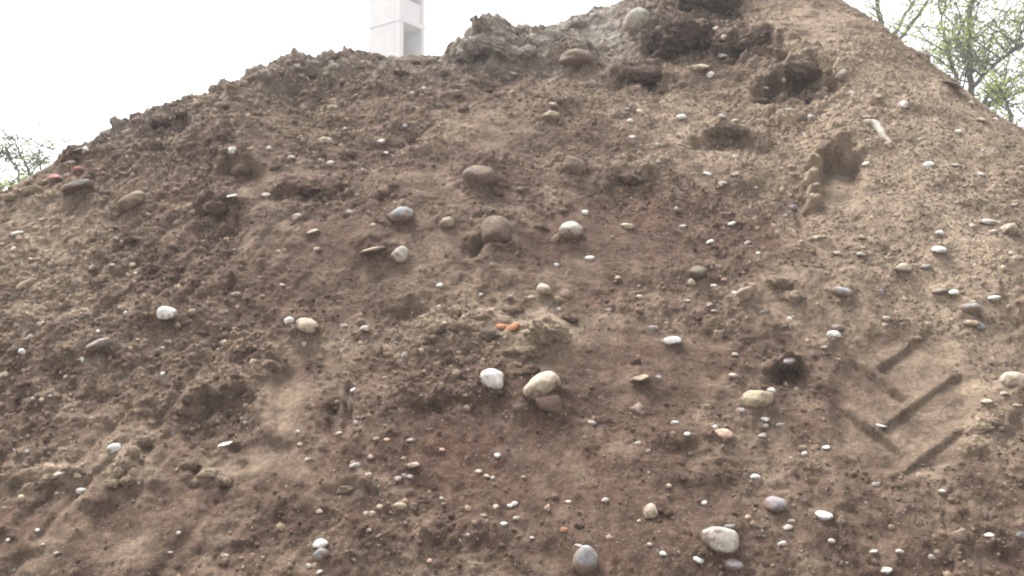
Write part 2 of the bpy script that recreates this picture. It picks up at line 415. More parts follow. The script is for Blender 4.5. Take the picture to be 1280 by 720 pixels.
    (905, 543, 24, 14, 0, "K", "angular", "pinkish tan stone below the yellow rock, right of centre"), (893, 535, 10, 4, 0, "W", "flake", ""), (946, 499, 36, 28, -14, "Y", "round", "large yellowish rock over a dark gap, right of centre"),
    (957, 524, 11, 7, 0, "W", "round", ""), (956, 533, 13, 6, 0, "W", "flake", ""), (953, 544, 13, 6, 0, "P", "round", ""), (927, 512, 11, 7, 0, "V", "round", ""),
    (685, 635, 11, 12, 0, "K", "angular", ""), (704, 661, 11, 8, 0, "O", "angular", "small pale orange chip low in the middle of the slope"), (813, 640, 17, 17, 0, "C", "round", "dull cream round pebble low on the slope above the big pebble"),
    (902, 675, 40, 28, 10, "P", "round", "largest pale grey oval cobble low on the right of the slope"), (912, 656, 14, 7, 0, "G", "round", ""), (730, 700, 27, 32, 25, "B", "round", "blue-grey upright cobble at the bottom edge of the picture"),
    (643, 631, 12, 5, -6, "W", "flake", ""), (710, 626, 11, 4, 0, "C", "flake", ""), (755, 626, 12, 4, 0, "P", "flake", ""), (879, 629, 12, 3, 0, "W", "flake", ""), (828, 691, 12, 5, 0, "W", "flake", ""), (943, 595, 13, 4, 0, "W", "flake", ""),
    (872, 699, 15, 4, 5, "W", "flake", ""), (917, 706, 20, 13, 0, "V", "round", "lavender-grey stone at the bottom below the largest oval cobble"), (935, 649, 11, 9, 0, "K", "round", ""), (654, 597, 9, 4, -10, "C", "flake", ""), (723, 682, 10, 3, 0, "P", "flake", ""),
    (810, 680, 9, 4, 0, "P", "flake", ""), (798, 653, 8, 4, 0, "C", "flake", ""), (760, 672, 10, 5, 0, "K", "flake", ""), (645, 650, 9, 4, 0, "P", "flake", ""), (835, 606, 8, 4, 0, "C", "flake", ""),
    (963, 491, 13, 12, 0, "P", "round", "pale grey round pebble beside the large yellowish rock"), (995, 488, 9, 7, 0, "Y", "round", "small bright yellow pebble right of the large yellowish rock"), (973, 531, 13, 4, 0, "W", "flake", ""),
    (1102, 532, 13, 4, 0, "W", "flake", "small white flake lying inside the tyre print"), (1032, 560, 13, 4, 0, "W", "flake", ""), (1005, 567, 12, 4, 0, "W", "flake", ""), (968, 631, 24, 17, 0, "V", "round", "lavender-grey cobble low on the right of the slope"),
    (1028, 644, 18, 10, 0, "W", "round", "white round pebble low on the right of the slope"), (988, 652, 12, 4, 0, "W", "flake", ""), (978, 681, 13, 5, 0, "W", "flake", ""), (1165, 697, 14, 5, 0, "W", "flake", ""), (1106, 712, 18, 5, 0, "W", "flake", ""),
    (1276, 670, 14, 12, 0, "B", "round", "blue-grey pebble at the lower right edge of the picture"), (1237, 668, 14, 4, 0, "W", "flake", ""), (1039, 675, 12, 4, 0, "W", "flake", ""), (983, 658, 14, 5, 0, "P", "flake", ""), (1092, 688, 14, 4, 0, "P", "flake", ""),
    (1096, 604, 12, 4, 0, "P", "flake", ""), (1125, 689, 12, 4, 0, "P", "flake", ""), (1178, 615, 11, 4, 0, "P", "flake", ""), (1233, 503, 16, 5, 0, "C", "flake", ""), (1270, 508, 16, 5, 0, "C", "flake", ""), (1255, 492, 14, 6, 0, "C", "angular", ""),
    (1200, 670, 18, 22, 0, "T", "angular", "tan blocky lump in dark soil near the lower right"),
]
# ------------------------------------------------------------------ the mound
RIDGE = np.array([[-4.4, 3.9, 1.62], [-3.8, 3.93, 1.85], [-3.35, 3.98, 2.0], [-3.27, 4.01, 2.04], [-3.18, 4.04, 2.07], [-3.09, 4.08, 2.1], [-3.0, 4.11, 2.13],
    [-2.91, 4.15, 2.17], [-2.82, 4.2, 2.21], [-2.74, 4.25, 2.26], [-2.65, 4.31, 2.29], [-2.56, 4.36, 2.32], [-2.47, 4.43, 2.35],
    [-2.39, 4.51, 2.42], [-2.32, 4.64, 2.52], [-2.26, 4.78, 2.66], [-2.18, 4.9, 2.79], [-2.07, 5.0, 2.91], [-1.96, 5.09, 3.02],
    [-1.85, 5.19, 3.12], [-1.72, 5.25, 3.2], [-1.59, 5.31, 3.27], [-1.44, 5.36, 3.33], [-1.3, 5.41, 3.39], [-1.15, 5.47, 3.44],
    [-1.0, 5.51, 3.48], [-0.84, 5.54, 3.5], [-0.68, 5.51, 3.5], [-0.51, 5.49, 3.51], [-0.36, 5.53, 3.54], [-0.2, 5.65, 3.59],
    [-0.03, 5.66, 3.65], [0.14, 5.72, 3.71], [0.31, 5.84, 3.8], [0.5, 5.99, 3.92], [0.69, 6.13, 4.07], [0.9, 6.31, 4.24],
    [1.12, 6.54, 4.44], [1.36, 6.75, 4.61], [1.6, 6.91, 4.74], [1.81, 6.95, 4.79], [1.96, 6.75, 4.79]])

RIDGE[:, 2] += 0.05 * np.exp(-((RIDGE[:, 0] + 1.45) / 0.55) ** 2) + 0.035 * np.exp(-((RIDGE[:, 0] + 0.65) / 0.4) ** 2)


def mound_h(x, y):
    m, K = 0.95, 0.05
    acc = np.zeros(np.shape(x), np.float32)
    for X, Y, Z in RIDGE:
        dx = x - X
        dx = np.where(dx > 0, dx * 1.2, dx * 0.8)
        acc += np.exp((Z - m * np.sqrt(dx * dx + (y - Y) ** 2 + 0.01)) / K - 60).astype(np.float32)
    return np.maximum(K * (np.log(np.maximum(acc, 1e-37)) + 60), -0.3)


def axis(lo, a, b, hi, fine, coarse):
    return np.concatenate([np.arange(lo, a, coarse), np.arange(a, b, fine), np.arange(b, hi, coarse)])


STEP = 0.0062
gx = axis(-8.0, -3.15, 3.75, 8.5, STEP, 0.06)
gy = axis(0.9, 2.45, 7.25, 12.5, STEP, 0.06)
NX, NY = len(gx), len(gy)
X, Y = np.meshgrid(gx, gy, indexing="ij")
X = X.astype(np.float32)
Y = Y.astype(np.float32)
Z = mound_h(X, Y)
zx = np.gradient(Z, axis=0) / np.gradient(gx)[:, None]
zy = np.gradient(Z, axis=1) / np.gradient(gy)[None, :]
ln = np.sqrt(zx * zx + zy * zy + 1)
NXv, NYv, NZv = -zx / ln, -zy / ln, 1 / ln
PX, PY, PD = project(X, Y, Z)
S = Y * 1.38                                   # distance along the slope
front = sstep(-0.05, 0.15, -(X * NXv + Y * NYv + (Z - CAMZ) * NZv) / PD)

# wobble for outlines of hollows, in picture pixels
WX = PX + 13 * fbm2(X / 0.17, S / 0.17, 4, 301)
WY = PY + 10 * fbm2(X / 0.17, S / 0.17, 4, 302)
WX2 = PX + 2 * fbm2(X / 0.1, S / 0.1, 2, 303)
WY2 = PY + 2 * fbm2(X / 0.1, S / 0.1, 2, 304)


def ell(cx, cy, rx, ry, rot=0, soft=0.35, wob=True):
    """1 inside an ellipse, falling to 0 over its soft rim."""
    a = math.radians(rot)
    u, v = (WX if wob else WX2) - cx, (WY if wob else WY2) - cy
    p, q = (u * math.cos(a) + v * math.sin(a)) / rx, (-u * math.sin(a) + v * math.cos(a)) / ry
    return 1 - sstep(1 - soft, 1 + soft, np.sqrt(p * p + q * q))


def step(pts, depth, length, soft=5.0, wob=True, lip=0.0):
    """A scarp: the ground below the line is cut back and eases out again."""
    res = np.zeros_like(X)
    bx, by = (WX, WY) if wob else (WX2, WY2)
    for (x0, y0), (x1, y1) in zip(pts[:-1], pts[1:]):
        L = math.hypot(x1 - x0, y1 - y0)
        tx, ty = (x1 - x0) / L, (y1 - y0) / L
        along = (bx - x0) * tx + (by - y0) * ty
        side = -(bx - x0) * ty + (by - y0) * tx
        if tx < 0:
            side = -side
        e = min(34.0, L * 0.55) if wob else min(10.0, L * 0.3)
        end = sstep(-e * 0.6, e * 0.6, along) * (1 - sstep(L - e * 0.6, L + e * 0.6, along))
        cut = sstep(-soft, soft, side) * np.exp(-np.clip(side, 0, None) / length) * end * depth
        if lip:
            cut = cut - lip * np.exp(-(side + soft * 1.5) ** 2 / (soft * 2.2) ** 2) * end
        res = np.where(np.abs(cut) > np.abs(res), cut, res)
    return res


def blobs(lst):
    r = np.zeros_like(X)
    for cx, cy, rx, ry, w in lst:
        r = r + w * np.exp(-((PX - cx) / rx) ** 2 - ((PY - cy) / ry) ** 2)
    return r


# smooth smeared places
SMOOTH = np.clip(
    ell(1130, 495, 92, 88, 0, 0.2, False) + ell(357, 505, 22, 62, 3, 0.4) + ell(325, 578, 62, 30, 0, 0.4) + ell(1052, 222, 26, 40, 0, 0.25)
    + 0.6 * ell(560, 330, 170, 50, 0, 0.6) + 0.6 * ell(600, 160, 60, 40, 20, 0.6) + 0.5 * ell(760, 450, 120, 60, 0, 0.6)
    + 0.6 * ell(1000, 30, 60, 60, 0, 0.5) + 0.7 * ell(390, 300, 70, 34, 0, 0.5) + 0.6 * ell(330, 200, 24, 60, 25, 0.5) + 0.6 * ell(560, 560, 120, 40, 0, 0.5) + 0.6 * ell(760, 300, 90, 40, 0, 0.5) + 0.6 * ell(860, 450, 60, 40, 0, 0.5) + 0.5 * ell(230, 640, 80, 50, -30, 0.5) + 0.5 * ell(130, 680, 90, 50, 0, 0.5) + 0.8 * ell(975, 370, 42, 30, 0, 0.4), 0, 1)
ROUGH = np.clip(0.55 + 0.5 * fbm2(X / 0.55, S / 0.55, 3, 40)
                + blobs([(110, 380, 220, 260, 0.5), (220, 150, 200, 60, 0.5), (450, 100, 200, 50, 0.5), (620, 420, 110, 60, 0.45),
                         (480, 640, 120, 80, 0.4), (720, 620, 220, 90, -0.15), (1100, 640, 200, 90, 0.0), (1180, 280, 140, 180, -0.2), (950, 80, 120, 90, 0.3),
                         (680, 60, 120, 40, 0.4), (150, 590, 120, 60, 0.3)]), 0.08, 1.4) * (1 - 0.93 * SMOOTH)

D = 0.045 * fbm2(X / 0.85, S / 0.85, 3, 1) * (1 - 0.6 * ell(1130, 495, 110, 110, 0, 0.3, False))
D += 0.016 * fbm2(X / 0.2, S / 0.2, 3, 2) * (0.4 + 0.6 * ROUGH)
# lumps
D += ROUGH * (0.34 * domes(X + 0.02 * pn2(X / .05, S / .05, 8), S + 0.02 * pn2(X / .05, S / .05, 9), 0.115, 5, 0.12, 0.5)
              + 0.5 * domes(X, S, 0.045, 6, 0.15, 0.55))
D += (0.12 + ROUGH) * 0.5 * domes(X, S, 0.021, 7, 0.15, 0.6)
D += 0.0042 * (0.25 + ROUGH) * fbm2(X / 0.03, S / 0.03, 3, 10, 0.6)
D += 0.0030 * fbm2(X / 0.019, S / 0.019, 2, 12, 0.7)
# run-off grain on the flank: shallow gullies falling to the lower left
flank = np.exp(-((PX - 130) / 260) ** 2)
gl = 1 - np.abs(pn2((X * 0.93 + S * -0.30) / 0.13, (S * 0.95 + X * 0.3) / 0.75, 33))
D -= 0.017 * flank * sstep(0.66, 1.0, gl)

# crest roughness: broken clods stand proud along the skyline
crest = blobs([(270, 105, 150, 26, 1), (140, 160, 60, 26, 1), (440, 75, 120, 24, 1), (620, 55, 80, 26, 0.9), (720, 28, 70, 26, 0.8), (190, 135, 60, 26, 1)])
crest = np.clip(crest, 0, 1)
D += 0.6 * crest * (0.5 * domes(X + .03 * pn2(X / .06, S / .06, 91), S + .03 * pn2(X / .06, S / .06, 92), 0.19, 71, 0.1, 0.6) + 0.6 * domes(X + 5, S, 0.085, 72, 0.15, 0.6) + 0.02 * fbm2(X / .06, S / .06, 3, 93) - 0.015)

# --- hollows, scarps and slumps, placed where the photograph shows them
cuts = [
    ([(805, 42), (838, 24), (905, 34)], .10, 26), ([(808, 48), (850, 58), (900, 40)], .16, 24), ([(850, 4), (900, -2), (930, 8)], .18, 18),
    ([(893, 64), (930, 50), (968, 54), (985, 68)], .14, 26), ([(945, 104), (985, 92), (1030, 94), (1052, 106)], .15, 28),
    ([(765, 104), (800, 98), (848, 104)], .115, 18), ([(864, 176), (912, 172), (970, 176)], .115, 13),
    ([(335, 246), (390, 238), (440, 246)], .10, 20), ([(240, 284), (275, 262), (312, 272)], .09, 40), ([(285, 216), (318, 206)], .10, 16),
    ([(255, 370), (300, 362)], .07, 12), ([(180, 405), (238, 398)], .08, 16), ([(90, 380), (140, 372)], .07, 16),
    ([(470, 392), (535, 386)], .07, 14), ([(497, 512), (560, 504), (618, 510)], .085, 22), ([(225, 520), (262, 492), (310, 486)], .10, 36),
    ([(270, 560), (325, 553), (378, 560)], .06, 26), ([(755, 232), (790, 218), (822, 228)], .11, 22), ([(965, 462), (1003, 456)], .10, 14),
    ([(896, 494), (938, 490)], .06, 7), ([(345, 118), (400, 90), (450, 92)], .12, 26), ([(180, 178), (215, 150), (238, 148)], .12, 24),
    ([(560, 92), (660, 88), (735, 96)], .05, 18), ([(470, 176), (515, 172)], .07, 14), ([(440, 118), (480, 108)], .07, 12),
    ([(815, 566), (880, 556)], .05, 20), ([(1040, 640), (1070, 632)], .06, 14), ([(990, 590), (1030, 584)], .05, 14),
    ([(840, 612), (904, 606)], .05, 9), ([(940, 612), (985, 606)], .06, 9), ([(118, 490), (150, 478)], .07, 16), ([(690, 210), (735, 206)], .04, 16),
    ([(100, 640), (150, 632)], .04, 14), ([(160, 620), (205, 612)], .05, 14), ([(10, 705), (60, 700)], .05, 14), ([(330, 300), (400, 312)], .04, 14),
    ([(1150, 575), (1235, 560)], .05, 20), ([(1195, 690), (1270, 680)], .06, 16), ([(560, 690), (640, 680)], .04, 14), ([(250, 690), (330, 680)], .04, 16),
    ([(1210, 208), (1250, 206)], .05, 10), ([(860, 265), (930, 258)], .035, 12), ([(640, 330), (720, 322)], .03, 14), ([(1130, 70), (1165, 80)], .05, 8),
    ([(40, 300), (90, 284)], .05, 14), ([(60, 460), (110, 448)], .05, 16), ([(700, 560), (780, 552)], .03, 18), ([(430, 330), (520, 324)], .03, 14),
]
ragged = np.clip(0.85 + 0.6 * fbm2(X / 0.11, S / 0.11, 3, 310), 0.25, 1.6)
HOL = np.zeros_like(X)
for pts, dep, L in cuts:
    dep = dep * (1.0 if dep > 0.13 else (0.75 if dep > 0.085 else 0.5))
    cut_ = step(pts, dep, L, 8.0, True, dep * 0.2) * ragged
    D -= cut_
    HOL = np.maximum(HOL, cut_)
# big hanging lumps above the hollows near the summit
for cx, cy, rx, ry, h in [(850, 40, 48, 26, .07), (885, 2, 44, 18, .06), (940, 48, 34, 14, .05), (1000, 86, 44, 13, .05), (800, 92, 36, 13, .05),
                          (915, 166, 44, 9, .05), (300, 205, 22, 10, .05), (275, 255, 26, 12, .05), (720, 74, 30, 14, .06), (600, 56, 34, 22, .17), (640, 64, 40, 16, .06),
                          (660, 56, 40, 16, .05), (350, 100, 40, 16, .05), (790, 222, 28, 10, .04), (985, 455, 26, 10, .05), (683, 420, 34, 26, .035),
                          (590, 405, 46, 30, .03), (160, 578, 16, 34, .04), (65, 600, 44, 12, .035), (275, 595, 38, 14, .03), (445, 605, 34, 10, .03)]:
    D += h * ell(cx, cy, rx, ry, 0, 0.5) * (0.75 + 0.35 * fbm2(X / 0.09, S / 0.09, 3, int(cx)))
D += np.clip(HOL / 0.05, 0, 1) * (0.42 * domes(X, S, 0.062, 81, 0.15, 0.6) + 0.45 * domes(X, S, 0.028, 82, 0.15, 0.6) + 0.010 * fbm2(X / .05, S / .05, 3, 83))
# smooth vertical gouges left by bucket teeth
for pts, w, dep in [([(352, 455), (357, 545)], 14, .035), ([(438, 480), (434, 535)], 6, .03), ([(418, 505), (414, 545)], 7, .025), ([(1000, 230), (1004, 300)], 9, .02)]:
    (x0, y0), (x1, y1) = pts
    L = math.hypot(x1 - x0, y1 - y0)
    al = ((WX2 - x0) * (x1 - x0) + (WY2 - y0) * (y1 - y0)) / L
    sd = ((WX2 - x0) * (y1 - y0) - (WY2 - y0) * (x1 - x0)) / L
    D -= dep * np.exp(-(sd / w) ** 4) * sstep(-6, 8, al) * (1 - sstep(L - 20, L + 14, al))
D -= 0.085 * ell(609, 310, 20, 9, -25, 0.8) + 0.03 * ell(488, 262, 14, 8, 0, 0.6)
# boot-like imprint with its row of cleat marks
imp = ell(1052, 218, 27, 38, 4, 0.16, False)
D -= 0.085 * imp * (1 - 0.8 * sstep(195, 258, PY))
D -= step([(1022, 191), (1050, 185), (1082, 195)], .09, 13, 2.5, False, .012)
for yy in (205, 220, 235, 250):
    D += 0.045 * ell(1019, yy, 10, 4.5, -4, 0.35, False)
    D -= step([(1006, yy + 7), (1030, yy + 6)], .05, 4, 1.6, False)
# lug print of a loader tyre: steps that meet in chevrons
D -= 0.03 * ell(1130, 500, 88, 92, 0, 0.15, False)
for pts, dep, L in [([(1101, 450), (1162, 409)], .032, 12), ([(1105, 527), (1204, 461)], .026, 24), ([(1112, 598), (1208, 530)], .020, 24),
                    ([(1074, 443), (1136, 491)], .040, 6), ([(1058, 502), (1134, 563)], .038, 6)]:
    D -= step(pts, dep, L, 2.8, False, .007) * (0.8 + 0.4 * pn2(X / 0.12, S / 0.12, 77))
for cx, cy, w, h in [(q[0], q[1], q[2], q[3]) for q in STONES if q[2] >= 15]:
    box = (np.abs(PX - cx) < w * 2) & (np.abs(PY - cy) < w * 2)
    rr_ = np.sqrt(((PX[box] - cx) / (w * 0.78)) ** 2 + ((PY[box] - cy - 1) / (max(h, 0.6 * w) * 0.78)) ** 2)
    D[box] += 0.22 * w * PD[box] / FPX * np.exp(-rr_ ** 3) * np.clip(1 + 0.7 * pn2(X[box] / .04, S[box] / .04, 55), 0.2, 2)
D *= 0.15 + 0.85 * np.maximum(front, crest)

XF = X + NXv * D
YF = Y + NYv * D
ZF = Z + NZv * D
PXF, PYF, PDF = project(XF, YF, ZF)

# --- soil colours: dry tan, ordinary brown, reddish loam, dark moist clay, dry grey with glare painted in
n_a = fbm2(X / 0.6, S / 0.6, 4, 501)
n_b = fbm2(X / 0.35, S / 0.35, 4, 502)
n_c = fbm2(X / 0.12, S / 0.12, 4, 503)
n_d = fbm2(X / 0.05, S / 0.05, 3, 504)
brown = np.array([0.130, 0.087, 0.066])
tan = np.array([0.365, 0.285, 0.213])
red = np.array([0.138, 0.080, 0.061])
shaded = np.array([0.080, 0.057, 0.049])  # damp soil tone; in the hollows it stands for their shade
grey = np.array([0.42, 0.39, 0.35])  # dry grey soil, paled further by lens glare put into the colour
w_tan = np.clip(0.06 + 0.3 * n_a + 0.25 * n_c + blobs([(1150, 200, 190, 170, 0.75), (1240, 420, 90, 90, 0.5), (1130, 500, 100, 90, 0.4), (1210, 640, 110, 70, 0.3), (1100, 90, 70, 70, 0.4), (1230, 300, 90, 90, 0.3), (357, 505, 20, 60, 0.45), (1017, 228, 9, 28, 0.9), (325, 578, 60, 26, 0.25), (280, 110, 140, 30, 0.35), (440, 85, 90, 24, 0.2), (1010, 30, 90, 70, 0.5), (930, 130, 120, 60, 0.4),
                (720, 115, 90, 50, 0.4), (620, 405, 110, 36, 0.85), (100, 360, 150, 130, 0.4), (300, 170, 160, 60, 0.2), (450, 130, 100, 40, 0.15), (40, 260, 90, 60, 0.4), (160, 580, 40, 42, 0.7),
                (70, 600, 60, 22, 0.65), (270, 595, 50, 20, 0.45), (470, 610, 70, 30, 0.45), (1230, 540, 60, 50, 0.5), (975, 370, 60, 40, 0.3), (600, 160, 70, 40, 0.25),
                (870, 200, 120, 50, 0.35), (150, 690, 100, 40, 0.25), (440, 425, 80, 25, 0.3), (685, 425, 40, 30, 0.4)]), 0, 1)
w_red = np.clip(-0.05 + 0.4 * n_b + blobs([(560, 560, 260, 70, 0.4), (100, 640, 200, 90, 0.2), (380, 300, 120, 60, 0.25), (800, 300, 200, 80, 0.25), (700, 590, 220, 60, 0.25),
                (90, 215, 60, 14, 0.9), (410, 590, 30, 25, 0.5), (815, 262, 22, 16, 0.6), (160, 270, 80, 50, 0.25), (330, 520, 50, 60, 0.2)]), 0, 1)
w_moist_shade = np.clip(-0.15 + 0.4 * fbm2(X / 0.4 + 9, S / 0.4, 4, 505) + blobs([(850, 55, 50, 26, 0.8), (890, 6, 44, 18, 0.8), (945, 66, 36, 18, 0.7), (1000, 106, 46, 20, 0.75),
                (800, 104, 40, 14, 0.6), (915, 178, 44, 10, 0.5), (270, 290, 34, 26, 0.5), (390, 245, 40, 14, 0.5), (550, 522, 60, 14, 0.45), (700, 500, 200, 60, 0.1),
                (390, 100, 60, 22, 0.4), (205, 165, 26, 18, 0.4), (1080, 650, 160, 60, 0.12)]), 0, 0.9)  # random damp patches, plus shade painted over the hollows
w_glare_grey = np.clip(crest * 0.22 + blobs([(660, 52, 130, 34, 0.75), (420, 75, 110, 24, 0.15), (270, 112, 60, 20, 0.1), (740, 25, 60, 30, 0.5)]), 0, 0.85)  # sky glare along the crest, painted as paler soil
w_glare_grey = np.clip(w_glare_grey * (0.75 + 0.5 * n_c), 0, 0.9)
CR = np.broadcast_to(brown, X.shape + (3,)).astype(np.float32)
for w, c in ((w_red, red), (w_tan, tan), (w_glare_grey, grey), (w_moist_shade, shaded)):
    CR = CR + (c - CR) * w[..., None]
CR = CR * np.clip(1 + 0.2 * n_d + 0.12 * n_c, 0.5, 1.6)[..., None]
CR = CR.astype(np.float32)

verts = np.stack([XF, YF, ZF], -1).reshape(-1, 3)
ii = (np.arange(NX - 1)[:, None] * NY + np.arange(NY - 1)[None, :]).ravel()
faces = np.stack([ii, ii + NY, ii + NY + 1, ii + 1], -1)
me = np_mesh("dirt_mound", verts, faces)
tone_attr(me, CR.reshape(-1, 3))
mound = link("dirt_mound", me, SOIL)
tag(mound, "tall heap of brown excavated soil filling the picture", "earth mound", kind="structure")

# flat ground all around, reaching the horizon
gm, nt, b = new_mat("ground_dirt")
gp = N(nt, "ShaderNodeNewGeometry").outputs["Position"]
g1 = noise(nt, gp, 0.8, 6, 0.6)
g2 = noise(nt, gp, 14, 5, 0.7)
c = mixc(nt, ramp(nt, g1, 0.35, 0.68), (0.10, 0.075, 0.055), (0.19, 0.155, 0.115))
c = mixc(nt, 1.0, c, ramp(nt, g2, 0.25, 0.75, (0.7, 0.7, 0.7), (1.3, 1.3, 1.3)), "MULTIPLY")
nt.links.new(c, b.inputs["Base Color"])
b.inputs["Roughness"].default_value = 0.95
bump(nt, b, g2, 0.8, 0.04)
r = 260.0
ground = link("ground", np_mesh("ground", [(-r, -r, 0), (r, -r, 0), (r, r, 0), (-r, r, 0)], [(0, 1, 2, 3)]), gm)
tag(ground, "flat bare brown earth around the foot of the mound", "ground", kind="structure")

# ------------------------------------------------------------------ look-up: picture pixel -> point on the displaced mound
vis = (front > 0.3) & (PXF > -60) & (PXF < 1340) & (PYF > -60) & (PYF < 780)
vi = np.flatnonzero(vis.ravel())
fx, fy, fd = PXF.ravel()[vi], PYF.ravel()[vi], PDF.ravel()[vi]
BW, BH = 1400, 840
key = (np.floor(fy + 60).astype(int)) * BW + np.floor(fx + 60).astype(int)
order = np.argsort(-fd)                       # far first, near overwrites
LUT = np.full(BW * BH, -1, np.int64)
LUT[key[order]] = vi[order]
LUT2 = LUT.reshape(BH, BW)
NV = np.stack([NXv, NYv, NZv], -1).reshape(-1, 3)
PDr = PDF.ravel()


def hit(px, py):
    cx, cy = int(px + 60), int(py + 60)
    for rad in range(0, 60):
        best = None
        for j in range(max(cy - rad, 0), min(cy + rad + 1, BH)):
            for i in range(max(cx - rad, 0), min(cx + rad + 1, BW)):
                k = LUT2[j, i]
                if k >= 0:
                    q = (j - cy) ** 2 + (i - cx) ** 2
                    if best is None or q < best[0]:
                        best = (q, k)
        if best is not None:
            return best[1]
    raise ValueError((px, py))


# ------------------------------------------------------------------ stone and clod shapes
def ico(level):
    bm = bmesh.new()
    bmesh.ops.create_icosphere(bm, subdivisions=level, radius=1.0)
    v = np.array([p.co[:] for p in bm.verts])
    f = np.array([[q.index for q in p.verts] for p in bm.faces])
    bm.free()
    return v, f


ICO = {k: ico(k) for k in (1, 2, 3, 4, 5)}
CAMR = np.array([[1, 0, 0], [0, -ST, CT], [0, CT, ST]]).T      # columns: right, up, forward


def shape_verts(v, kind, seed):
    r = np.random.default_rng(seed)
    p = v.copy()
    off = r.uniform(-50, 50, 3)
    if kind == "round":
        p = p * (1 + 0.20 * pn3(p * 0.8 + off, 1) + 0.06 * pn3(p * 2.0 + off, 2))[:, None]
        for _ in range(6):                       # a few worn flats
            n = r.normal(size=3)
            n /= np.linalg.norm(n)
            e = p @ n - r.uniform(0.62, 0.95)
            p = p - np.clip(e, 0, None)[:, None] * n * 0.65
        p = p * 1.08
    elif kind in ("angular", "slab", "flake"):
        p = p * 1.12
        for _ in range(15 if kind == "angular" else 8):
            n = r.normal(size=3)
            n /= np.linalg.norm(n)
            d = r.uniform(0.66, 0.95)
            e = p @ n - d
            p = p - np.clip(e, 0, None)[:, None] * n * 0.94
        p = p * (1 + 0.07 * pn3(p * 1.6 + off, 2) + 0.03 * pn3(p * 5 + off, 3))[:, None]
        if kind != "angular":
            p[:, 1] *= 0.85
    elif kind == "bean":
        p[:, 1] += 0.35 * (p[:, 0] ** 2 - 0.4)
        p = p * (1 + 0.08 * pn3(p * 1.5 + off, 1))[:, None]
    else:                                        # clod: crumbly soil
        q = p * (1 + 0.30 * pn3(p * 1.1 + off, 1))[:, None]
        for _ in range(4):
            n = r.normal(size=3)
            n /= np.linalg.norm(n)
            e = q @ n - r.uniform(0.65, 0.95)
            q = q - np.clip(e, 0, None)[:, None] * n * 0.6
        dd = np.abs(pn3(q * 2.6 + off, 2)) * 0.34 + 0.20 * pn3(q * 5.2 + off, 3) + 0.10 * pn3(q * 11 + off, 4)
        p = q * (1 + dd)[:, None]
    return p


def body(name, px, py, w, h, rot, kind, mat, sink=0.25, thick=None, tone=None, seed=None):
    """A lump seated in the mound where the picture shows it, w x h pixels large."""
    k = hit(px, py)
    P = verts[k].astype(float)
    d = PDr[k]
    sx, sy = w * d / FPX / 2, h * d / FPX / 2
    sz = thick * d / FPX / 2 if thick else min(sx, max(sy, 0.8 * sx))
    seed = int(px * 13 + py * 7919) if seed is None else seed
    big = max(w, h)
    lv = 4 if big >= (26 if kind != "clod" else 16) else (3 if big >= 9 else 2)
    if kind == "clod" and big > 40:
        lv = 5
    v, f = ICO[lv]
    p = shape_verts(v, kind, seed)
    p = p * np.array([sx, sy, sz]) * 1.06
    a = math.radians(-rot)
    R = np.array([[math.cos(a), -math.sin(a), 0], [math.sin(a), math.cos(a), 0], [0, 0, 1]])
    p = p @ R.T @ CAMR.T
    n = NV[k]
    c = P + n * (min(sy, sz) * (0.38 - sink))
    # keep the seat in line with the place seen in the photograph
    me = np_mesh(name, p, f, smooth=kind not in ("angular", "slab", "flake") or big < 9)
    if kind in ("angular", "slab", "flake"):
        me.polygons.foreach_set("use_smooth", np.ones(len(f), bool))
    hn = p @ n
    dcol = np.repeat(((hn - hn.min()) / (np.ptp(hn) + 1e-9))[:, None], 3, 1)
    if tone is None:
        tone_attr(me, dcol)
    if tone is not None:
        tone_attr(me, np.broadcast_to(tone, (len(p), 3)) * (1 + 0.25 * pn3(p * 60 + seed % 97, 5))[:, None])
    o = link(name, me, mat, loc=tuple(c))
    return o, k


LANDMARKS = [
    (72, 224, "the red rubble"), (165, 250, "the tilted tan cobble"), (290, 189, "the white angular stone"), (270, 280, "the triangular dark hollow"),
    (208, 392, "the pointed white cobble"), (125, 431, "the long brownish cobble"), (383, 406, "the broad cream stone"), (390, 240, "the dark flank hollow"),
    (500, 268, "the blue-grey cobble"), (500, 318, "the pale round cobble"), (600, 218, "the half-buried tan stone"), (620, 291, "the large round boulder"),
    (635, 411, "the orange brick"), (613, 475, "the blocky white stone"), (677, 483, "the cream oval cobble"), (713, 289, "the chipped pale cobble"),
    (718, 209, "the half-round brown stone"), (720, 73, "the tan boulder"), (795, 33, "the greenish boulder"), (850, 48, "the dark summit clods"),
    (904, 71, "the summit pebble"), (1000, 105, "the widest dark hollow"), (918, 176, "the long dark slot"), (1050, 215, "the boot-like imprint"),
    (1098, 170, "the curved pale root"), (1130, 131, "the bluish white stone"), (1260, 287, "the cracked cream rock"), (1173, 313, "the plump white pebble"),
    (1053, 366, "the oval blue-grey cobble"), (1130, 490, "the tyre print"), (1220, 400, "the three-stone cluster"), (839, 426, "the bright white pebble"),
    (931, 369, "the jutting tan slab"), (946, 500, "the yellowish rock"), (902, 675, "the largest pale cobble"), (813, 640, "the dull cream pebble"),
    (968, 631, "the lavender-grey cobble"), (730, 700, "the upright blue-grey cobble"), (518, 612, "the yellowish angular stone"), (400, 688, "the white-capped stone"),
    (325, 575, "the smooth scoop"), (160, 580, "the yellowish clod ridge"), (437, 512, "the upright sliver"), (1268, 478, "the large edge stone"), (1200, 670, "the tan blocky lump"),
    (8, 668, "the pale edge stone"), (871, 340, "the half-buried greenish stone"), (704, 661, "the orange chip"), (1154, 68, "the skyline block"), (560, 520, "the wide dark scarp"),
    (33, 356, "the yellowish slab"), (797, 511, "the lone cream stone"),
]


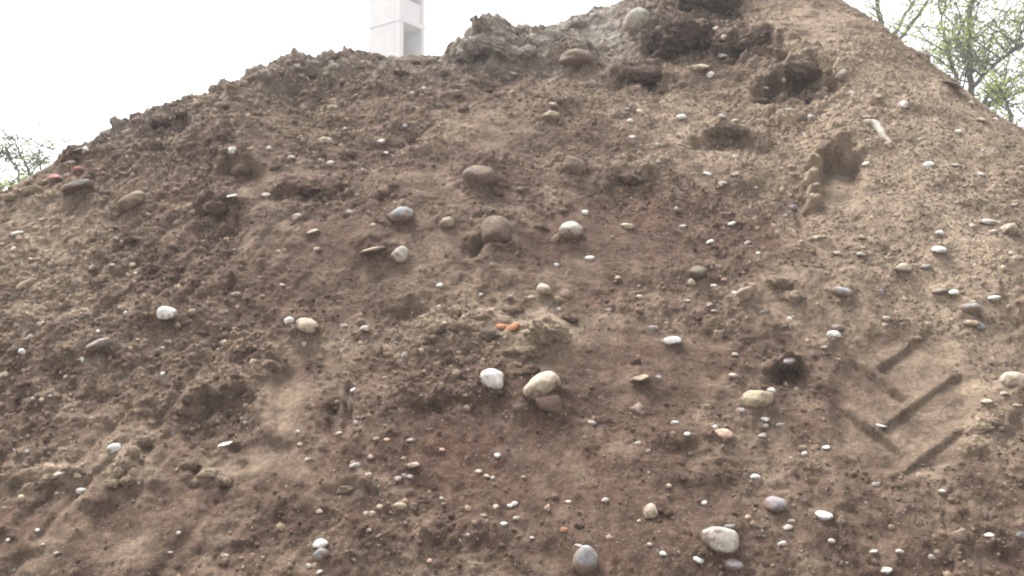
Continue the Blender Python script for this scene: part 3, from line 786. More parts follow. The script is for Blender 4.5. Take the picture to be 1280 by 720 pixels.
def direction(dx, dy):
    a = math.degrees(math.atan2(-dy, dx)) % 360
    return ["right of", "up and right of", "above", "up and left of", "left of", "down and left of", "below", "down and right of"][int((a + 22.5) // 45) % 8]


def nearness(dx, dy):
    d = math.hypot(dx, dy)
    return "just" if d < 45 else ("a little" if d < 100 else "well")


ORD = ["first", "second", "third", "fourth", "fifth", "sixth", "seventh", "eighth", "ninth", "tenth"]
NUM = {2: "two", 3: "three", 4: "four", 5: "five", 6: "six", 7: "seven", 8: "eight", 9: "nine", 10: "ten"}


def auto_labels(items, taken):
    """items: dicts x, y, desc (words that say how it looks), noun, label. Each gets a phrase that fits no other item."""
    def sig(it, lm):
        dx, dy = it["x"] - lm[0], it["y"] - lm[1]
        return (it["desc"], nearness(dx, dy), direction(dx, dy), lm[2])
    tab = {}
    for it in items:
        for lm in LANDMARKS:
            tab.setdefault(sig(it, lm), []).append(it)
    for it in items:
        if it["label"]:
            taken.add(it["label"])
            continue
        near = [q for q in sorted(LANDMARKS, key=lambda q: (q[0] - it["x"]) ** 2 + (q[1] - it["y"]) ** 2) if math.hypot(q[0] - it["x"], q[1] - it["y"]) > 14]
        for lm in near[:7]:
            s = sig(it, lm)
            if len(tab[s]) == 1:
                it["label"] = f"{s[0]} {s[1]} {s[2]} {s[3]}"
                if it["label"] not in taken:
                    break
                it["label"] = ""
        if not it["label"]:
            s = min((sig(it, lm) for lm in near[:6]), key=lambda q: (len(" ".join(q).split()) + (4 if len(tab[q]) == 2 else 6) > 16, len(tab[q])))
            row = sorted(tab[s], key=lambda q: q["x"])
            i = row.index(it)
            pos = ("left" if i == 0 else "right") if len(row) == 2 else (ORD[min(i, 9)])
            head = f"{pos} of {NUM.get(len(row), 'many')}" if len(row) == 2 else f"{pos} from left of {NUM.get(len(row), 'many')}"
            it["label"] = f"{head} {s[0]}s {s[1]} {s[2]} {s[3]}".replace("a little ", "").replace("soil clods", "clods").replace("from left ", "from left ")
        taken.add(it["label"])


def size_word(w):
    return "tiny" if w < 8 else ("small" if w < 12 else ("mid-sized" if w < 18 else "large"))


# a further sprinkle of small pebbles, each one a thing of its own
occupied = [(s[0], s[1], s[2]) for s in STONES]
PATCH = [(1150, 230, 150, 130, 3.0), (880, 200, 120, 90, 2.0), (100, 380, 130, 150, 1.5), (700, 620, 250, 90, 1.4), (1080, 640, 180, 80, 1.6), (480, 420, 130, 60, 1.2),
         (480, 620, 90, 60, 1.0), (900, 330, 120, 90, 1.2), (330, 170, 160, 60, 1.0), (640, 450, 640, 300, 0.4)]
tries = 0
extra = []
while len(extra) < 26 and tries < 5000:
    tries += 1
    x, y = rng.uniform(8, 1272), rng.uniform(90, 712)
    w = sum(q[4] * math.exp(-((x - q[0]) / q[2]) ** 2 - ((y - q[1]) / q[3]) ** 2) for q in PATCH)
    if rng.random() * 3.5 > w or LUT2[int(y + 60), int(x + 60)] < 0:
        continue
    if ((x - 1130) / 95) ** 2 + ((y - 500) / 95) ** 2 < 1 or any((x - a) ** 2 + (y - b_) ** 2 < (12 + c_ / 2) ** 2 for a, b_, c_ in occupied):
        continue
    occupied.append((x, y, 8))
    cc = rng.choice(list("WPCPPTTKYG"))
    extra.append((x, y, rng.uniform(6.5, 9), rng.uniform(4.5, 6.5), rng.uniform(-25, 15), cc, rng.choice(["round", "angular", "flake"]), ""))
STONES += extra
items = []
for (x, y, w, h, rot, cc, kd, lab) in STONES:
    if not lab and cc == "W" and rng.random() < 0.42:
        cc = rng.choice(["P", "C", "P"])
    noun = "pebble" if w < 18 else "stone"
    items.append(dict(x=x, y=y, desc=f"{size_word(w)} {STONE_WORD[cc]} {SH_WORD[kd]} {noun}", label=lab, row=(w, h, rot, cc, kd), noun=noun))
taken = set()
auto_labels(items, taken)
for it in items:
    w, h, rot, cc, kd = it["row"]
    nm = "stone" if w >= 18 else "pebble"
    sx = 1.1 if w < 16 else 1.05
    if kd == "flake":                      # small chips: never quite lying level, no two alike
        w, h = w * rng.uniform(0.66, 0.9), h * rng.uniform(1.0, 1.45) + 0.4
        rot = rot + rng.uniform(-22, 16)
        kd = rng.choice(["flake", "angular", "round"])
    elif w < 15:
        w, h = w * 0.86, h * 0.92
        if kd == "round" and rng.random() < 0.5:
            kd = "angular"
    sunk = (it["x"], it["y"]) in ((649, 510),)
    deep = 0.60 if sunk or it["label"].find("buried") >= 0 or it["label"].find("sunk") >= 0 or it["label"].find("half-round") >= 0 else 0.42
    if deep > 0.5:
        w, h = w * 0.86, h * 0.86
    o, k = body(nm, it["x"], it["y"], w * sx, h * sx, rot, kd, DUSTY[cc] if (deep > 0.5 or (it["x"], it["y"]) == (620, 291)) and cc in DUSTY else STONE[cc], sink=0.44 if w < 18 and deep < 0.5 else deep, thick=w * (0.95 if kd == "round" else 0.7))
    tag(o, it["label"], nm, "stones on the earth mound" if nm == "stone" else "pebbles on the earth mound")

# the red rubble and the orange brick
for (x, y, w, h, rot, lab) in [(70, 225, 24, 12, -14, "red brick fragment at the left skyline, larger of two"), (99, 213, 16, 11, -30, "smaller red brick fragment up and right of the larger one")]:
    o, k = body("brick_fragment", x, y, w, h, rot, "angular", STONE["R"], 0.3)
    tag(o, lab, "brick", "red brick rubble at the skyline")
orange = bpy.data.objects.new("brick_shard", None)
COL.objects.link(orange)
k0 = hit(635, 411)
orange.location = tuple(verts[k0].astype(float))
tag(orange, "orange brick shard split in two, bright in the centre", "brick")
for (x, y, w, h, rot, nm) in [(629, 409, 17, 11, 8, "cracked_half"), (639, 413, 19, 12, -32, "cracked_half")]:
    o, k = body(nm, x, y, w, h, rot, "angular", STONE["O"], 0.05)
    l = o.location.copy() - orange.location
    o.parent = orange
    o.location = l

# curved pale root
pts = [(1080, 153), (1086, 156), (1093, 159), (1099, 165), (1103, 172), (1107, 178), (1112, 184)]
ring = []
kk = [hit(*p) for p in pts]
ctr = np.array([verts[k] + NV[k] * 0.012 for k in kk]).astype(float)
rad = np.array([0.012, 0.021, 0.024, 0.02, 0.018, 0.018, 0.012])
vs, fs = [], []
for i in range(len(ctr)):
    t = ctr[min(i + 1, len(ctr) - 1)] - ctr[max(i - 1, 0)]
    t /= np.linalg.norm(t)
    u = np.cross(t, [0, 0, 1.0])
    u /= np.linalg.norm(u)
    v_ = np.cross(u, t)
    for a in range(10):
        q = a / 10 * 2 * math.pi
        vs.append(ctr[i] + rad[i] * (1 + 0.15 * math.sin(3 * q + i)) * (math.cos(q) * u + math.sin(q) * v_))
for i in range(len(ctr) - 1):
    for a in range(10):
        fs.append((i * 10 + a, i * 10 + (a + 1) % 10, (i + 1) * 10 + (a + 1) % 10, (i + 1) * 10 + a))
base = ctr[3].copy()
rm = np_mesh("root", np.array(vs) - base, fs)
tone_attr(rm, np.full((len(vs), 3), 0.8))
o = link("root", rm, STONE["P"], loc=tuple(base))
tag(o, "curved pale root end poking out of the upper right slope", "root")

# ------------------------------------------------------------------ soil clods: large ones are things of their own
T_ = dict(m=shaded, b=brown, t=tan, g=grey, r=red)
CLOD_WORD = dict(m="dark moist", b="brown", t="tan", g="grey dry", r="reddish")  # dark clods have underside shade in their colour, grey ones sky glare
CLODS = [
    (848, 46, 62, 46, -20, "m", "huge dark moist soil clod overhanging the slope under the summit"), (884, 4, 62, 34, 12, "m", "huge dark moist soil clod cut by the top of the picture"),
    (826, 58, 40, 26, 0, "m", ""), (872, 62, 34, 20, 10, "m", ""), (940, 48, 40, 20, -10, "m", "dark soil clod roofing the hollow right of the summit pebble"), (975, 66, 24, 14, 20, "b", ""),
    (1004, 84, 34, 20, 12, "m", "dark soil clod roofing the widest dark hollow"), (806, 92, 32, 18, -6, "m", "dark soil clod over the hollow below the greenish boulder"), (1034, 90, 20, 13, 10, "b", ""),
    (920, 164, 30, 14, 0, "m", "dark soil clod over the long dark slot"), (985, 456, 24, 14, -6, "m", "dark soil clod beside the lavender-grey stone over a slit"),
    (302, 212, 26, 16, -14, "b", ""), (268, 262, 24, 16, -24, "b", ""), (384, 236, 24, 14, -6, "b", ""), (788, 224, 22, 14, -10, "b", ""),
    (598, 54, 34, 24, -14, "g", "angular grey soil block, highest of the outcrop on the skyline"), (618, 58, 40, 22, 10, "g", "wide grey soil block in the middle of the skyline outcrop"), (640, 64, 30, 16, 12, "g", ""), (584, 66, 26, 20, -20, "g", ""), (658, 66, 26, 14, 0, "g", ""),
    (695, 44, 26, 18, 0, "g", ""), (706, 36, 22, 18, 0, "g", ""), (722, 28, 28, 16, -12, "g", ""), (742, 20, 24, 14, -18, "g", ""), (764, 10, 26, 16, -24, "g", ""), (680, 52, 24, 12, 0, "g", ""),
    (127, 164, 16, 14, 0, "g", ""), (143, 153, 15, 14, 0, "g", ""), (156, 151, 18, 15, 0, "b", ""), (172, 142, 18, 14, 0, "t", ""), (186, 141, 18, 12, 0, "g", ""), (201, 138, 18, 13, 0, "t", ""), (215, 132, 17, 13, 0, "b", ""),
    (234, 124, 19, 16, 0, "g", ""), (246, 132, 24, 17, -20, "t", ""), (262, 106, 26, 16, -10, "g", ""), (276, 102, 24, 14, 0, "g", ""), (284, 112, 24, 14, 0, "t", ""), (300, 104, 20, 13, 0, "b", ""), (315, 96, 22, 14, 0, "t", ""),
    (330, 91, 24, 14, 0, "g", ""), (346, 90, 22, 12, 0, "t", ""), (372, 84, 24, 15, 0, "g", ""), (390, 80, 28, 18, 0, "g", ""), (408, 73, 26, 18, 0, "g", ""), (424, 72, 24, 18, 0, "b", ""), (440, 73, 20, 12, 0, "g", ""),
    (454, 66, 18, 14, 0, "g", ""), (470, 70, 22, 12, 0, "t", ""), (488, 68, 20, 14, 0, "g", ""), (504, 76, 20, 12, 0, "g", ""), (520, 78, 18, 12, 0, "b", ""), (536, 76, 24, 14, 0, "t", ""), (550, 78, 18, 12, 0, "g", ""), (106, 178, 16, 12, 0, "g", ""), (90, 196, 14, 9, 0, "b", ""),
    (418, 82, 22, 14, 0, "g", ""), (385, 92, 26, 14, 0, "b", ""), (460, 82, 24, 12, 0, "t", ""), (500, 90, 26, 12, 0, "b", ""), (226, 142, 18, 12, 0, "b", ""), (200, 150, 20, 13, 0, "b", ""), (160, 166, 20, 12, 0, "t", ""), (182, 160, 18, 12, 0, "b", ""),
    (58, 228, 18, 10, -12, "t", ""), (40, 238, 20, 10, -10, "t", ""), (16, 246, 18, 10, 0, "t", ""),
    # crumbly patches
    (685, 418, 46, 34, 10, "t", "large tan crumbly soil lump right of the orange brick"), (664, 440, 26, 14, 0, "t", ""), (598, 396, 26, 16, 0, "t", ""), (576, 410, 20, 14, 0, "t", ""), (604, 420, 24, 14, 0, "b", ""), (570, 390, 18, 12, 0, "t", ""), (545, 414, 20, 12, -12, "b", ""), (640, 388, 22, 12, 0, "b", ""),
    (175, 552, 26, 12, -14, "t", ""), (162, 566, 18, 14, -40, "t", ""), (155, 580, 16, 14, -40, "t", ""), (150, 594, 18, 14, -30, "t", ""), (140, 607, 16, 12, -20, "t", ""), (158, 600, 14, 10, 0, "t", ""),
    (92, 588, 18, 9, 0, "t", ""), (56, 602, 20, 11, -20, "t", ""), (40, 610, 18, 13, -20, "t", ""), (28, 632, 14, 10, 0, "t", ""), (60, 625, 12, 9, 0, "b", ""), (260, 592, 24, 12, -5, "t", ""), (280, 600, 18, 9, 10, "t", ""), (244, 602, 16, 9, 0, "t", ""), (236, 582, 22, 9, -6, "b", ""),
    (430, 612, 18, 9, 0, "t", ""), (975, 354, 26, 16, 0, "t", ""), (990, 372, 22, 14, 0, "t", ""), (1224, 536, 28, 14, 0, "t", ""), (1240, 528, 22, 12, 0, "t", ""), (710, 400, 18, 12, 0, "b", ""), (660, 464, 22, 12, 0, "b", ""), (640, 440, 18, 10, 0, "t", ""),
]
for cx, cy, rx, ry, n in [(110, 330, 110, 110, 20), (90, 470, 90, 60, 10), (230, 460, 80, 60, 9), (330, 130, 120, 40, 10), (560, 110, 140, 40, 10), (520, 400, 60, 30, 6), (520, 600, 80, 40, 10), (720, 640, 150, 60, 10),
                          (1080, 650, 120, 50, 10), (1010, 130, 100, 40, 8), (460, 200, 120, 50, 8), (640, 250, 120, 40, 5), (850, 400, 120, 60, 6)]:
    for _ in range(n):
        x, y = np.clip(cx + rx * rng.normal() * 0.6, 8, 1272), np.clip(cy + ry * rng.normal() * 0.6, 40, 712)
        if LUT2[int(y + 60), int(x + 60)] < 0 or any((x - a) ** 2 + (y - b_) ** 2 < (8 + c_ / 2) ** 2 for a, b_, c_ in occupied):
            continue
        occupied.append((x, y, 10))
        CLODS.append((x, y, rng.uniform(9, 16), rng.uniform(7, 11), rng.uniform(-25, 15), rng.choice(list("bbtbr")), ""))
items = []
for (x, y, w, h, rot, tc, lab) in CLODS:
    items.append(dict(x=x, y=y, desc=f"{size_word(w)} {CLOD_WORD[tc]} soil clod", label=lab, row=(w, h, rot, tc)))
auto_labels(items, taken)
CF = CR.reshape(-1, 3)
for it in items:
    w, h, rot, tc = it["row"]
    k = hit(it["x"], it["y"])
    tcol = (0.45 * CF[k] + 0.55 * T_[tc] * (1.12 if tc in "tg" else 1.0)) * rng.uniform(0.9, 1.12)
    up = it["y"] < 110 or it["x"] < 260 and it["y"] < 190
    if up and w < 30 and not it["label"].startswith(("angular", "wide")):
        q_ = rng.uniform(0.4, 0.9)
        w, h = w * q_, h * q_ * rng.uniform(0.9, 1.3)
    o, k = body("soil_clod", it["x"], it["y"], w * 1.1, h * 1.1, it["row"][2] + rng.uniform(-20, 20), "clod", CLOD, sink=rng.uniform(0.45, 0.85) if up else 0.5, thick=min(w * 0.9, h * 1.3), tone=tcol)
    tag(o, it["label"], "clod", "soil clods on the earth mound")

# ------------------------------------------------------------------ crumbs and grit, past counting: stuff
pv = [shape_verts(ICO[1][0], "clod", 900 + i) for i in range(10)]
pg = [shape_verts(ICO[1][0], "angular", 950 + i) for i in range(8)]
dens_rough = (0.10 + ROUGH).ravel()[vi]
inner = (fx > -40) & (fx < 1320) & (fy > -40) & (fy < 760)


def scatter(name, n, protos, rmin, rmax, power, weight, colour, flat, seed, smooth, sink):
    r = np.random.default_rng(seed)
    w = weight * inner
    w = w / w.sum()
    idx = vi[r.choice(len(vi), n, p=w)]
    size = rmin * (1 - r.random(n) * (1 - (rmin / rmax) ** power)) ** (-1 / power)
    q = r.normal(size=(n, 4))
    q /= np.linalg.norm(q, axis=1)[:, None]
    a, b_, c_, d_ = q.T
    R = np.stack([1 - 2 * (c_ * c_ + d_ * d_), 2 * (b_ * c_ - a * d_), 2 * (b_ * d_ + a * c_), 2 * (b_ * c_ + a * d_), 1 - 2 * (b_ * b_ + d_ * d_), 2 * (c_ * d_ - a * b_),
                  2 * (b_ * d_ - a * c_), 2 * (c_ * d_ + a * b_), 1 - 2 * (b_ * b_ + c_ * c_)], -1).reshape(n, 3, 3)
    sc = size[:, None] * np.stack([r.uniform(0.9, 1.35, n), r.uniform(0.7, 1.1, n), r.uniform(flat, 1.0, n)], -1)
    pid = r.integers(0, len(protos), n)
    pr = np.array(protos)[pid]                         # n, 42, 3
    v = np.einsum("nij,nkj->nki", R, pr * sc[:, None, :])
    ctr = verts[idx] + NV[idx] * (size * sink)[:, None] + r.normal(size=(n, 3)) * 0.002
    v = v + ctr[:, None, :]
    f0 = ICO[1][1]
    f = (f0[None] + (np.arange(n) * len(protos[0]))[:, None, None]).reshape(-1, 3)
    me = np_mesh(name, v.reshape(-1, 3), f, smooth)
    tone_attr(me, np.repeat(colour(idx, r), len(protos[0]), 0))
    return link(name, me, CLOD)


def crumb_col(idx, r):
    c = CF[idx] * r.uniform(0.92, 1.4, len(idx))[:, None]
    k = r.random(len(idx)) < 0.25
    c[k] = c[k] * 0.4 + tan * 0.9
    return c


def grit_col(idx, r):
    pal = np.array([STONE_RGB[k] for k in "PPCCPCTKYWP"])
    c = pal[r.integers(0, len(pal), len(idx))] * r.uniform(0.6, 1.0, len(idx))[:, None]
    return c * 0.75 + CF[idx] * 0.25


reg = blobs([(1180, 260, 150, 170, 3.2), (880, 200, 140, 100, 0.8), (100, 380, 160, 180, 0.8), (700, 620, 260, 90, 0.6), (1080, 640, 200, 80, 0.8), (520, 420, 160, 70, 0.8)]).ravel()[vi] + 0.25
nosm = np.clip(1 - SMOOTH.ravel()[vi], 0.03, 1)
o = scatter("soil_crumbs", 38000, pv, 0.0040, 0.021, 2.3, (dens_rough ** 1.6 + 1.2 * np.clip(HOL / 0.06, 0, 1).ravel()[vi]) * nosm * (1 - 0.55 * sstep(500, 640, fy)), crumb_col, 0.5, 21, True, -0.28)
tag(o, "loose brown soil crumbs strewn all over the mound", "soil crumbs", kind="stuff")
o = scatter("grit", 16000, pg, 0.003, 0.010, 2.6, reg * nosm, grit_col, 0.5, 22, True, -0.05)
tag(o, "fine pale grit and gravel scattered over the mound", "gravel", kind="stuff")

# ------------------------------------------------------------------ the white tower beyond the crest
wm, nt, b = new_mat("white_concrete")
wp = N(nt, "ShaderNodeTexCoord").outputs["Object"]
w1 = noise(nt, wp, 1.2, 5, 0.6)
c = mixc(nt, ramp(nt, w1, 0.3, 0.7), (0.46, 0.455, 0.445), (0.54, 0.535, 0.525))
nt.links.new(c, b.inputs["Base Color"])
b.inputs["Roughness"].default_value = 0.85
bump(nt, b, noise(nt, wp, 9, 4), 0.2, 0.01)


def add_box(bm, x0, x1, y0, y1, z0, z1, bev=0.012):
    r_ = bmesh.ops.create_cube(bm, size=1.0, matrix=Matrix.Translation(((x0 + x1) / 2, (y0 + y1) / 2, (z0 + z1) / 2)) @ Matrix.Diagonal((x1 - x0, y1 - y0, z1 - z0, 1)))
    if bev:
        es = {e for v in r_["verts"] for e in v.link_edges}
        bmesh.ops.bevel(bm, geom=list(es), offset=bev, segments=1, affect="EDGES")


def bm_obj(name, bm, mat, parent):
    me = bpy.data.meshes.new(name)
    bm.to_mesh(me)
    bm.free()
    return link(name, me, mat, parent)


YT = 40.0
corner = at(499.5, 60, YT)
tower = bpy.data.objects.new("tower", None)
COL.objects.link(tower)
tower.location = (corner.x, corner.y, 0)
# local x runs along the left (blank) face to the left, local y along the open face to the right and back
tower.rotation_euler = (0, 0, math.radians(-36))
tag(tower, "white concrete tower with open bays on one side beyond the crest", "tower")
LW, RW, TOP = 1.95, 1.72, 24.0
zl = at(500, 22, YT).z                        # the floor line seen in the photograph
ST_H = 2.75
levels = [zl + ST_H * i for i in range(-6, 3)]
# local axes: x from -LW to 0 (left face at y = 0), y from 0 to RW (open face at x = 0)
prev = 0.0
for i, z in enumerate(levels + [TOP]):
    t0, t1 = z - 0.11, z + 0.11
    bm = bmesh.new()
    add_box(bm, -LW, -0.29, 0, 0.16, prev, t0 - 0.006)
    bm_obj("wall_panel", bm, wm, tower)
    bm = bmesh.new()
    add_box(bm, -LW, -LW + 0.16, 0.163, RW - 0.243, prev, t0 - 0.006)
    bm_obj("back_panel", bm, wm, tower)
    bm = bmesh.new()
    add_box(bm, -LW, -0.29, RW - 0.16, RW, prev, t0 - 0.006)
    bm_obj("back_panel", bm, wm, tower)
    for y0, y1 in ((0.0, 0.26), (RW - 0.2, RW)):
        bm = bmesh.new()
        add_box(bm, -0.286, 0, y0, y1, prev, t0 - 0.006)
        bm_obj("corner_post", bm, wm, tower)
    bm = bmesh.new()
    add_box(bm, -LW - 0.03, 0.03, -0.03, RW + 0.03, t0, t1)
    bm_obj("floor_slab", bm, wm, tower)
    if z < TOP - 0.5 and i >= 6:
        bm = bmesh.new()
        add_box(bm, -0.2, -0.08, 0.263, RW - 0.203, t1 + 0.003, t1 + 0.95)
        bm_obj("parapet", bm, wm, tower)
    prev = t1 + 0.003

# ------------------------------------------------------------------ trees and shrubs
bk, nt, b = new_mat("bark")
bp = N(nt, "ShaderNodeTexCoord").outputs["Object"]
b1 = noise(nt, bp, 14, 5, 0.65)
nt.links.new(mixc(nt, ramp(nt, b1, 0.3, 0.7), (0.06, 0.054, 0.045), (0.12, 0.108, 0.09)), b.inputs["Base Color"])
b.inputs["Roughness"].default_value = 0.9
bump(nt, b, b1, 0.6, 0.02)


def leaf_mat(name, c0, c1):
    m, nt, b = new_mat(name)
    p = N(nt, "ShaderNodeNewGeometry")
    n1 = noise(nt, p.outputs["Position"], 2.2, 3)
    c = mixc(nt, ramp(nt, n1, 0.35, 0.65), c0, c1)
    c = mixc(nt, N_rand(nt, p), c, tuple(v * 1.5 for v in c1))
    nt.links.new(c, b.inputs["Base Color"])
    b.inputs["Roughness"].default_value = 0.6
    tr = N(nt, "ShaderNodeBsdfTranslucent")
    nt.links.new(c, tr.inputs["Color"])
    mx = N(nt, "ShaderNodeMixShader")
    mx.inputs[0].default_value = 0.5
    nt.links.new(b.outputs[0], mx.inputs[1])
    nt.links.new(tr.outputs[0], mx.inputs[2])
    nt.links.new(mx.outputs[0], nt.nodes["Material Output"].inputs["Surface"])
    return m


def N_rand(nt, geo):
    m = N(nt, "ShaderNodeMath", operation="MULTIPLY")
    nt.links.new(geo.outputs["Random Per Island"], m.inputs[0])
    m.inputs[1].default_value = 0.4
    return m.outputs[0]


LEAF = leaf_mat("spring_leaf", (0.15, 0.21, 0.04), (0.25, 0.31, 0.07))


class Tubes:
    def __init__(s):
        s.v, s.f, s.n = [], [], 0

    def add(s, pts, r0, r1, sides=6):
        pts = np.asarray(pts, float)
        m = len(pts)
        for i in range(m):
            t = pts[min(i + 1, m - 1)] - pts[max(i - 1, 0)]
            t /= np.linalg.norm(t) + 1e-9
            ref = np.array([1.0, 0, 0]) if abs(t[2]) > 0.9 else np.array([0, 0, 1.0])
            u = np.cross(t, ref)
            u /= np.linalg.norm(u)
            w = np.cross(u, t)
            r_ = r0 + (r1 - r0) * i / (m - 1)
            for a in range(sides):
                q = a / sides * 2 * math.pi
                s.v.append(pts[i] + r_ * (math.cos(q) * u + math.sin(q) * w))
        for i in range(m - 1):
            for a in range(sides):
                s.f.append((s.n + i * sides + a, s.n + i * sides + (a + 1) % sides, s.n + (i + 1) * sides + (a + 1) % sides, s.n + (i + 1) * sides + a))
        s.n += m * sides


class Leaves:
    def __init__(s, r):
        s.v, s.f, s.r = [], [], r

    def add(s, p, size):
        r = s.r
        d = r.normal(size=3)
        d /= np.linalg.norm(d)
        u = np.cross(d, r.normal(size=3))
        u /= np.linalg.norm(u)
        w = np.cross(d, u)
        k = len(s.v)
        s.v += [p, p + d * size * 0.5 + u * size * 0.28 + w * size * 0.06, p + d * size, p + d * size * 0.5 - u * size * 0.28 + w * size * 0.06]
        s.f.append((k, k + 1, k + 2, k + 3))


def limb(start, dirv, length, r, bend=0.25, seg=6, up=0.15):
    pts = [np.array(start, float)]
    d = np.array(dirv, float)
    d /= np.linalg.norm(d)
    for _ in range(seg):
        d = d + r.normal(size=3) * bend / seg * 1.6 + np.array([0, 0, up / seg])
        d /= np.linalg.norm(d)
        pts.append(pts[-1] + d * length / seg)
    return np.array(pts)


def tree(name, stems, label, cat, group, seed, nbr, brlen, leafn, leafsize, zmin, base, twign=5):
    """stems: (points, r0, r1). Branches and twigs spring from the stems above zmin."""
    r = np.random.default_rng(seed)
    root = bpy.data.objects.new(name, None)
    COL.objects.link(root)
    root.location = base
    bv = np.array(base)
    tr, tw, lv = Tubes(), Tubes(), Leaves(r)
    for pts, r0, r1 in stems:
        p = np.array([tuple(q) for q in pts], float) - bv
        # densify with a little wander
        t = np.linspace(0, len(p) - 1, 6 * (len(p) - 1) + 1)
        pp = np.stack([np.interp(t, np.arange(len(p)), p[:, i]) for i in range(3)], -1)
        pp[1:-1] += r.normal(size=(len(pp) - 2, 3)) * 0.008
        tr.add(pp, r0, r1, 8)
        hi = np.flatnonzero(pp[:, 2] > zmin)
        if len(hi) < 2:
            continue
        for _ in range(int(nbr * (1 if r0 > 0.04 else 0.6))):
            j = r.integers(hi[0], hi[-1] + 1)
            a = r.uniform(0, 2 * math.pi)
            L = brlen * r.uniform(0.45, 1.1)
            br = limb(pp[j], (math.cos(a), math.sin(a), r.uniform(0.25, 1.0)), L, r, 0.5)
            tw.add(br, 0.016 * brlen / 1.4, 0.005, 5)
            for _ in range(twign):
                q = br[r.integers(1, len(br))]
                a2 = r.uniform(0, 2 * math.pi)
                tg = limb(q, (math.cos(a2), math.sin(a2), r.uniform(-0.2, 0.9)), L * r.uniform(0.25, 0.5), r, 0.6, 4)
                tw.add(tg, 0.007, 0.003, 4)
                nl = r.poisson(leafn)
                for _ in range(nl):
                    lv.add(tg[r.integers(1, len(tg))] + r.normal(size=3) * 0.05 * brlen, leafsize * r.uniform(0.6, 1.25))
    link("trunk", np_mesh("trunk", np.array(tr.v), tr.f), bk, root)
    crown = link("crown", np_mesh("crown", np.array(tw.v), tw.f), bk, root)
    if lv.v:
        link("foliage", np_mesh("foliage", np.array(lv.v), lv.f, False), LEAF, crown)
    tag(root, label, cat, group)
    return root


YB = 16.0
P = lambda x, y, Yd=YB: at(x, y, Yd)
gnd = lambda x, Yd=YB: Vector((P(x, 300, Yd).x, Yd, 0))
tree("young_tree", [([gnd(1216), P(1214, 330), P(1214, 105), P(1212, 40), P(1217, -30), P(1215, -160)], 0.078, 0.03),
                    ([P(1214, 110), P(1245, 78, 15.7), P(1290, 48, 15.4), P(1350, 20, 15.2)], 0.045, 0.02),
                    ([P(1204, 150), P(1196, 100, 16.2), P(1182, 58, 16.4), P(1176, 20, 16.5), P(1165, -40, 16.6)], 0.045, 0.015),
                    ([P(1214, 160), P(1240, 110, 16.4), P(1290, 88, 16.6), P(1340, 76, 16.8)], 0.035, 0.012)],
     "slender tree with yellow-green leaf tufts and one straight trunk beyond the right flank", "tree", "trees beyond the right flank", 3, 32, 1.5, 10.0, 0.07, 4.4, tuple(gnd(1216)), 6)
tree("young_tree", [([gnd(1112, 18), P(1112, 200, 18), P(1110, 70, 18), P(1102, 40, 18), P(1096, 0, 18), P(1092, -80, 18)], 0.11, 0.03),
                    ([P(1112, 100, 18), P(1117, 48, 18.3), P(1130, 20, 18.5), P(1146, -4, 18.6), P(1175, -60, 18.8)], 0.05, 0.02),
                    ([P(1112, 90, 18), P(1121, 52, 17.7), P(1143, 26, 17.4), P(1163, -4, 17.2), P(1200, -60, 17)], 0.05, 0.02)],
     "nearly bare tree with three thin dark stems just right of the summit", "tree", "trees beyond the right flank", 8, 14, 1.2, 5.0, 0.06, 7.0, tuple(gnd(1112, 18)), 4)
tree("bush", [([gnd(1268, 13), P(1266, 200, 13), P(1262, 140, 13), P(1250, 110, 13)], 0.05, 0.015), ([gnd(1268, 13), P(1282, 200, 13), P(1286, 130, 13), P(1300, 90, 13)], 0.05, 0.015),
              ([gnd(1268, 13), P(1300, 220, 13), P(1320, 150, 13)], 0.04, 0.015)],
     "leafy yellow-green bush at the right edge below the slender tree", "bush", None, 14, 18, 0.75, 5.0, 0.06, 2.6, tuple(gnd(1268, 13)), 7)
YL = 12.0
tree("shrub", [([gnd(30, YL), P(32, 260, YL), P(44, 232, YL), P(32, 205, YL), P(18, 176, YL)], 0.03, 0.008), ([gnd(30, YL), P(26, 260, YL), P(22, 215, YL), P(6, 185, YL)], 0.025, 0.008),
               ([gnd(30, YL), P(38, 250, YL), P(52, 220, YL), P(50, 196, YL)], 0.02, 0.006), ([gnd(30, YL), P(4, 260, YL), P(-10, 215, YL), P(-18, 180, YL)], 0.02, 0.006)],
     "wispy grey shrub with thin bare twigs at the left edge", "shrub", None, 21, 28, 0.55, 4.5, 0.035, 2.8, tuple(gnd(30, YL)), 5)
tree("sapling", [([gnd(74, 13), P(74, 230, 13), P(76, 200, 13), P(80, 178, 13)], 0.018, 0.006), ([gnd(74, 13), P(66, 230, 13), P(60, 200, 13)], 0.014, 0.005)],
     "tiny bare sapling peeping over the left flank beside the wispy shrub", "sapling", None, 25, 9, 0.35, 1.2, 0.04, 3.2, tuple(gnd(74, 13)), 4)
tree("bush", [([gnd(18, 11), P(18, 300, 11), P(20, 240, 11)], 0.03, 0.01), ([gnd(18, 11), P(-4, 300, 11), P(-6, 238, 11)], 0.03, 0.01), ([gnd(18, 11), P(36, 300, 11), P(38, 242, 11)], 0.025, 0.01)],
     "low yellow-green bush behind the mound at the left edge", "bush", None, 31, 22, 0.35, 9.0, 0.05, 2.5, tuple(gnd(18, 11)), 6)

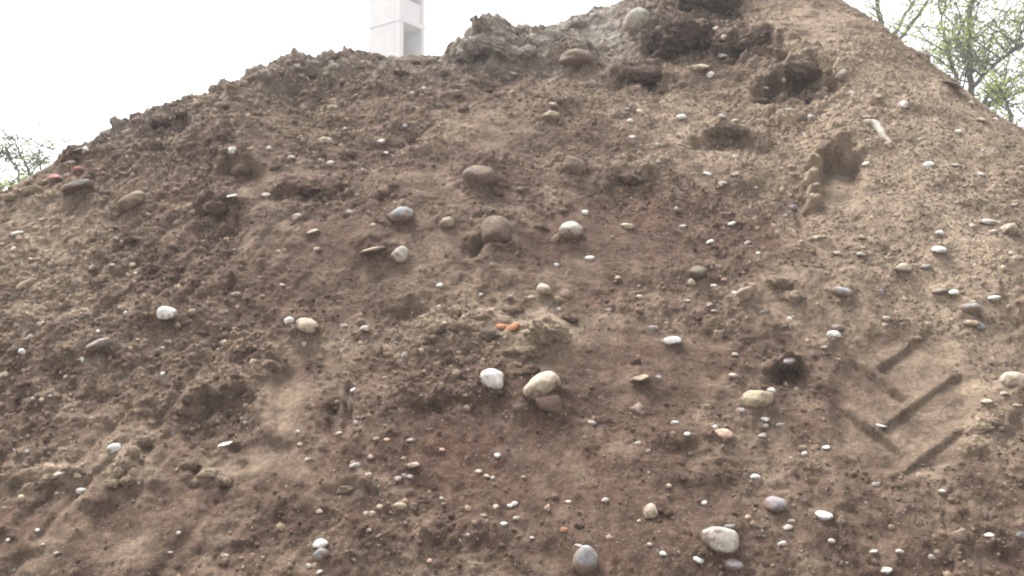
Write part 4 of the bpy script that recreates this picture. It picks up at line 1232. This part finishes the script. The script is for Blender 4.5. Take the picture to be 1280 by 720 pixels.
# ------------------------------------------------------------------ thin dusty air
hm = bpy.data.materials.new("dusty_air")
hm.use_nodes = True
nt = hm.node_tree
nt.nodes.clear()
pv_ = nt.nodes.new("ShaderNodeVolumePrincipled")
pv_.inputs["Color"].default_value = (0.96, 0.97, 1.0, 1)
pv_.inputs["Density"].default_value = 0.004
pv_.inputs["Anisotropy"].default_value = 0.2
nt.links.new(pv_.outputs[0], nt.nodes.new("ShaderNodeOutputMaterial").inputs["Volume"])
bm = bmesh.new()
add_box(bm, -262, 262, -262, 262, -1.3, 26.0, 0)
tag(bm_obj("haze", bm, hm, None), "pale dusty air over the building site", "haze", kind="stuff")

# ------------------------------------------------------------------ daylight
SUN_EL, SUN_AZ = 62.0, -40.0                    # azimuth measured from +Y towards +X
world = bpy.data.worlds.new("World")
scene.world = world
world.use_nodes = True
nt = world.node_tree
bg = nt.nodes["Background"]
sky = nt.nodes.new("ShaderNodeTexSky")
sky.sky_type = "NISHITA"
sky.sun_disc = False
sky.sun_elevation = math.radians(SUN_EL)
sky.sun_rotation = math.radians(SUN_AZ)
sky.air_density = 1.0
sky.dust_density = 6.0
sky.ozone_density = 1.0
hs = nt.nodes.new("ShaderNodeHueSaturation")     # thin even overcast: nearly white sky
hs.inputs["Saturation"].default_value = 0.12
nt.links.new(sky.outputs[0], hs.inputs["Color"])
nt.links.new(hs.outputs[0], bg.inputs["Color"])
bg.inputs["Strength"].default_value = 0.15
sd = bpy.data.lights.new("sun", "SUN")
sd.energy = 1.2
sd.angle = math.radians(22)
sd.color = (1.0, 0.95, 0.88)
so = bpy.data.objects.new("sun", sd)
COL.objects.link(so)
dv = Vector((math.sin(math.radians(SUN_AZ)) * math.cos(math.radians(SUN_EL)), math.cos(math.radians(SUN_AZ)) * math.cos(math.radians(SUN_EL)), math.sin(math.radians(SUN_EL))))
so.rotation_euler = dv.to_track_quat("Z", "Y").to_euler()
so.location = dv * 50

vs_ = scene.view_settings
vs_.view_transform = "Standard"
vs_.look = "None"
vs_.gamma = 1
vs_.use_curve_mapping = False
vs_.exposure = 1.92
scene.cycles.filter_width = 2.0
scene.cycles.max_bounces = 6
scene.cycles.use_denoising = True
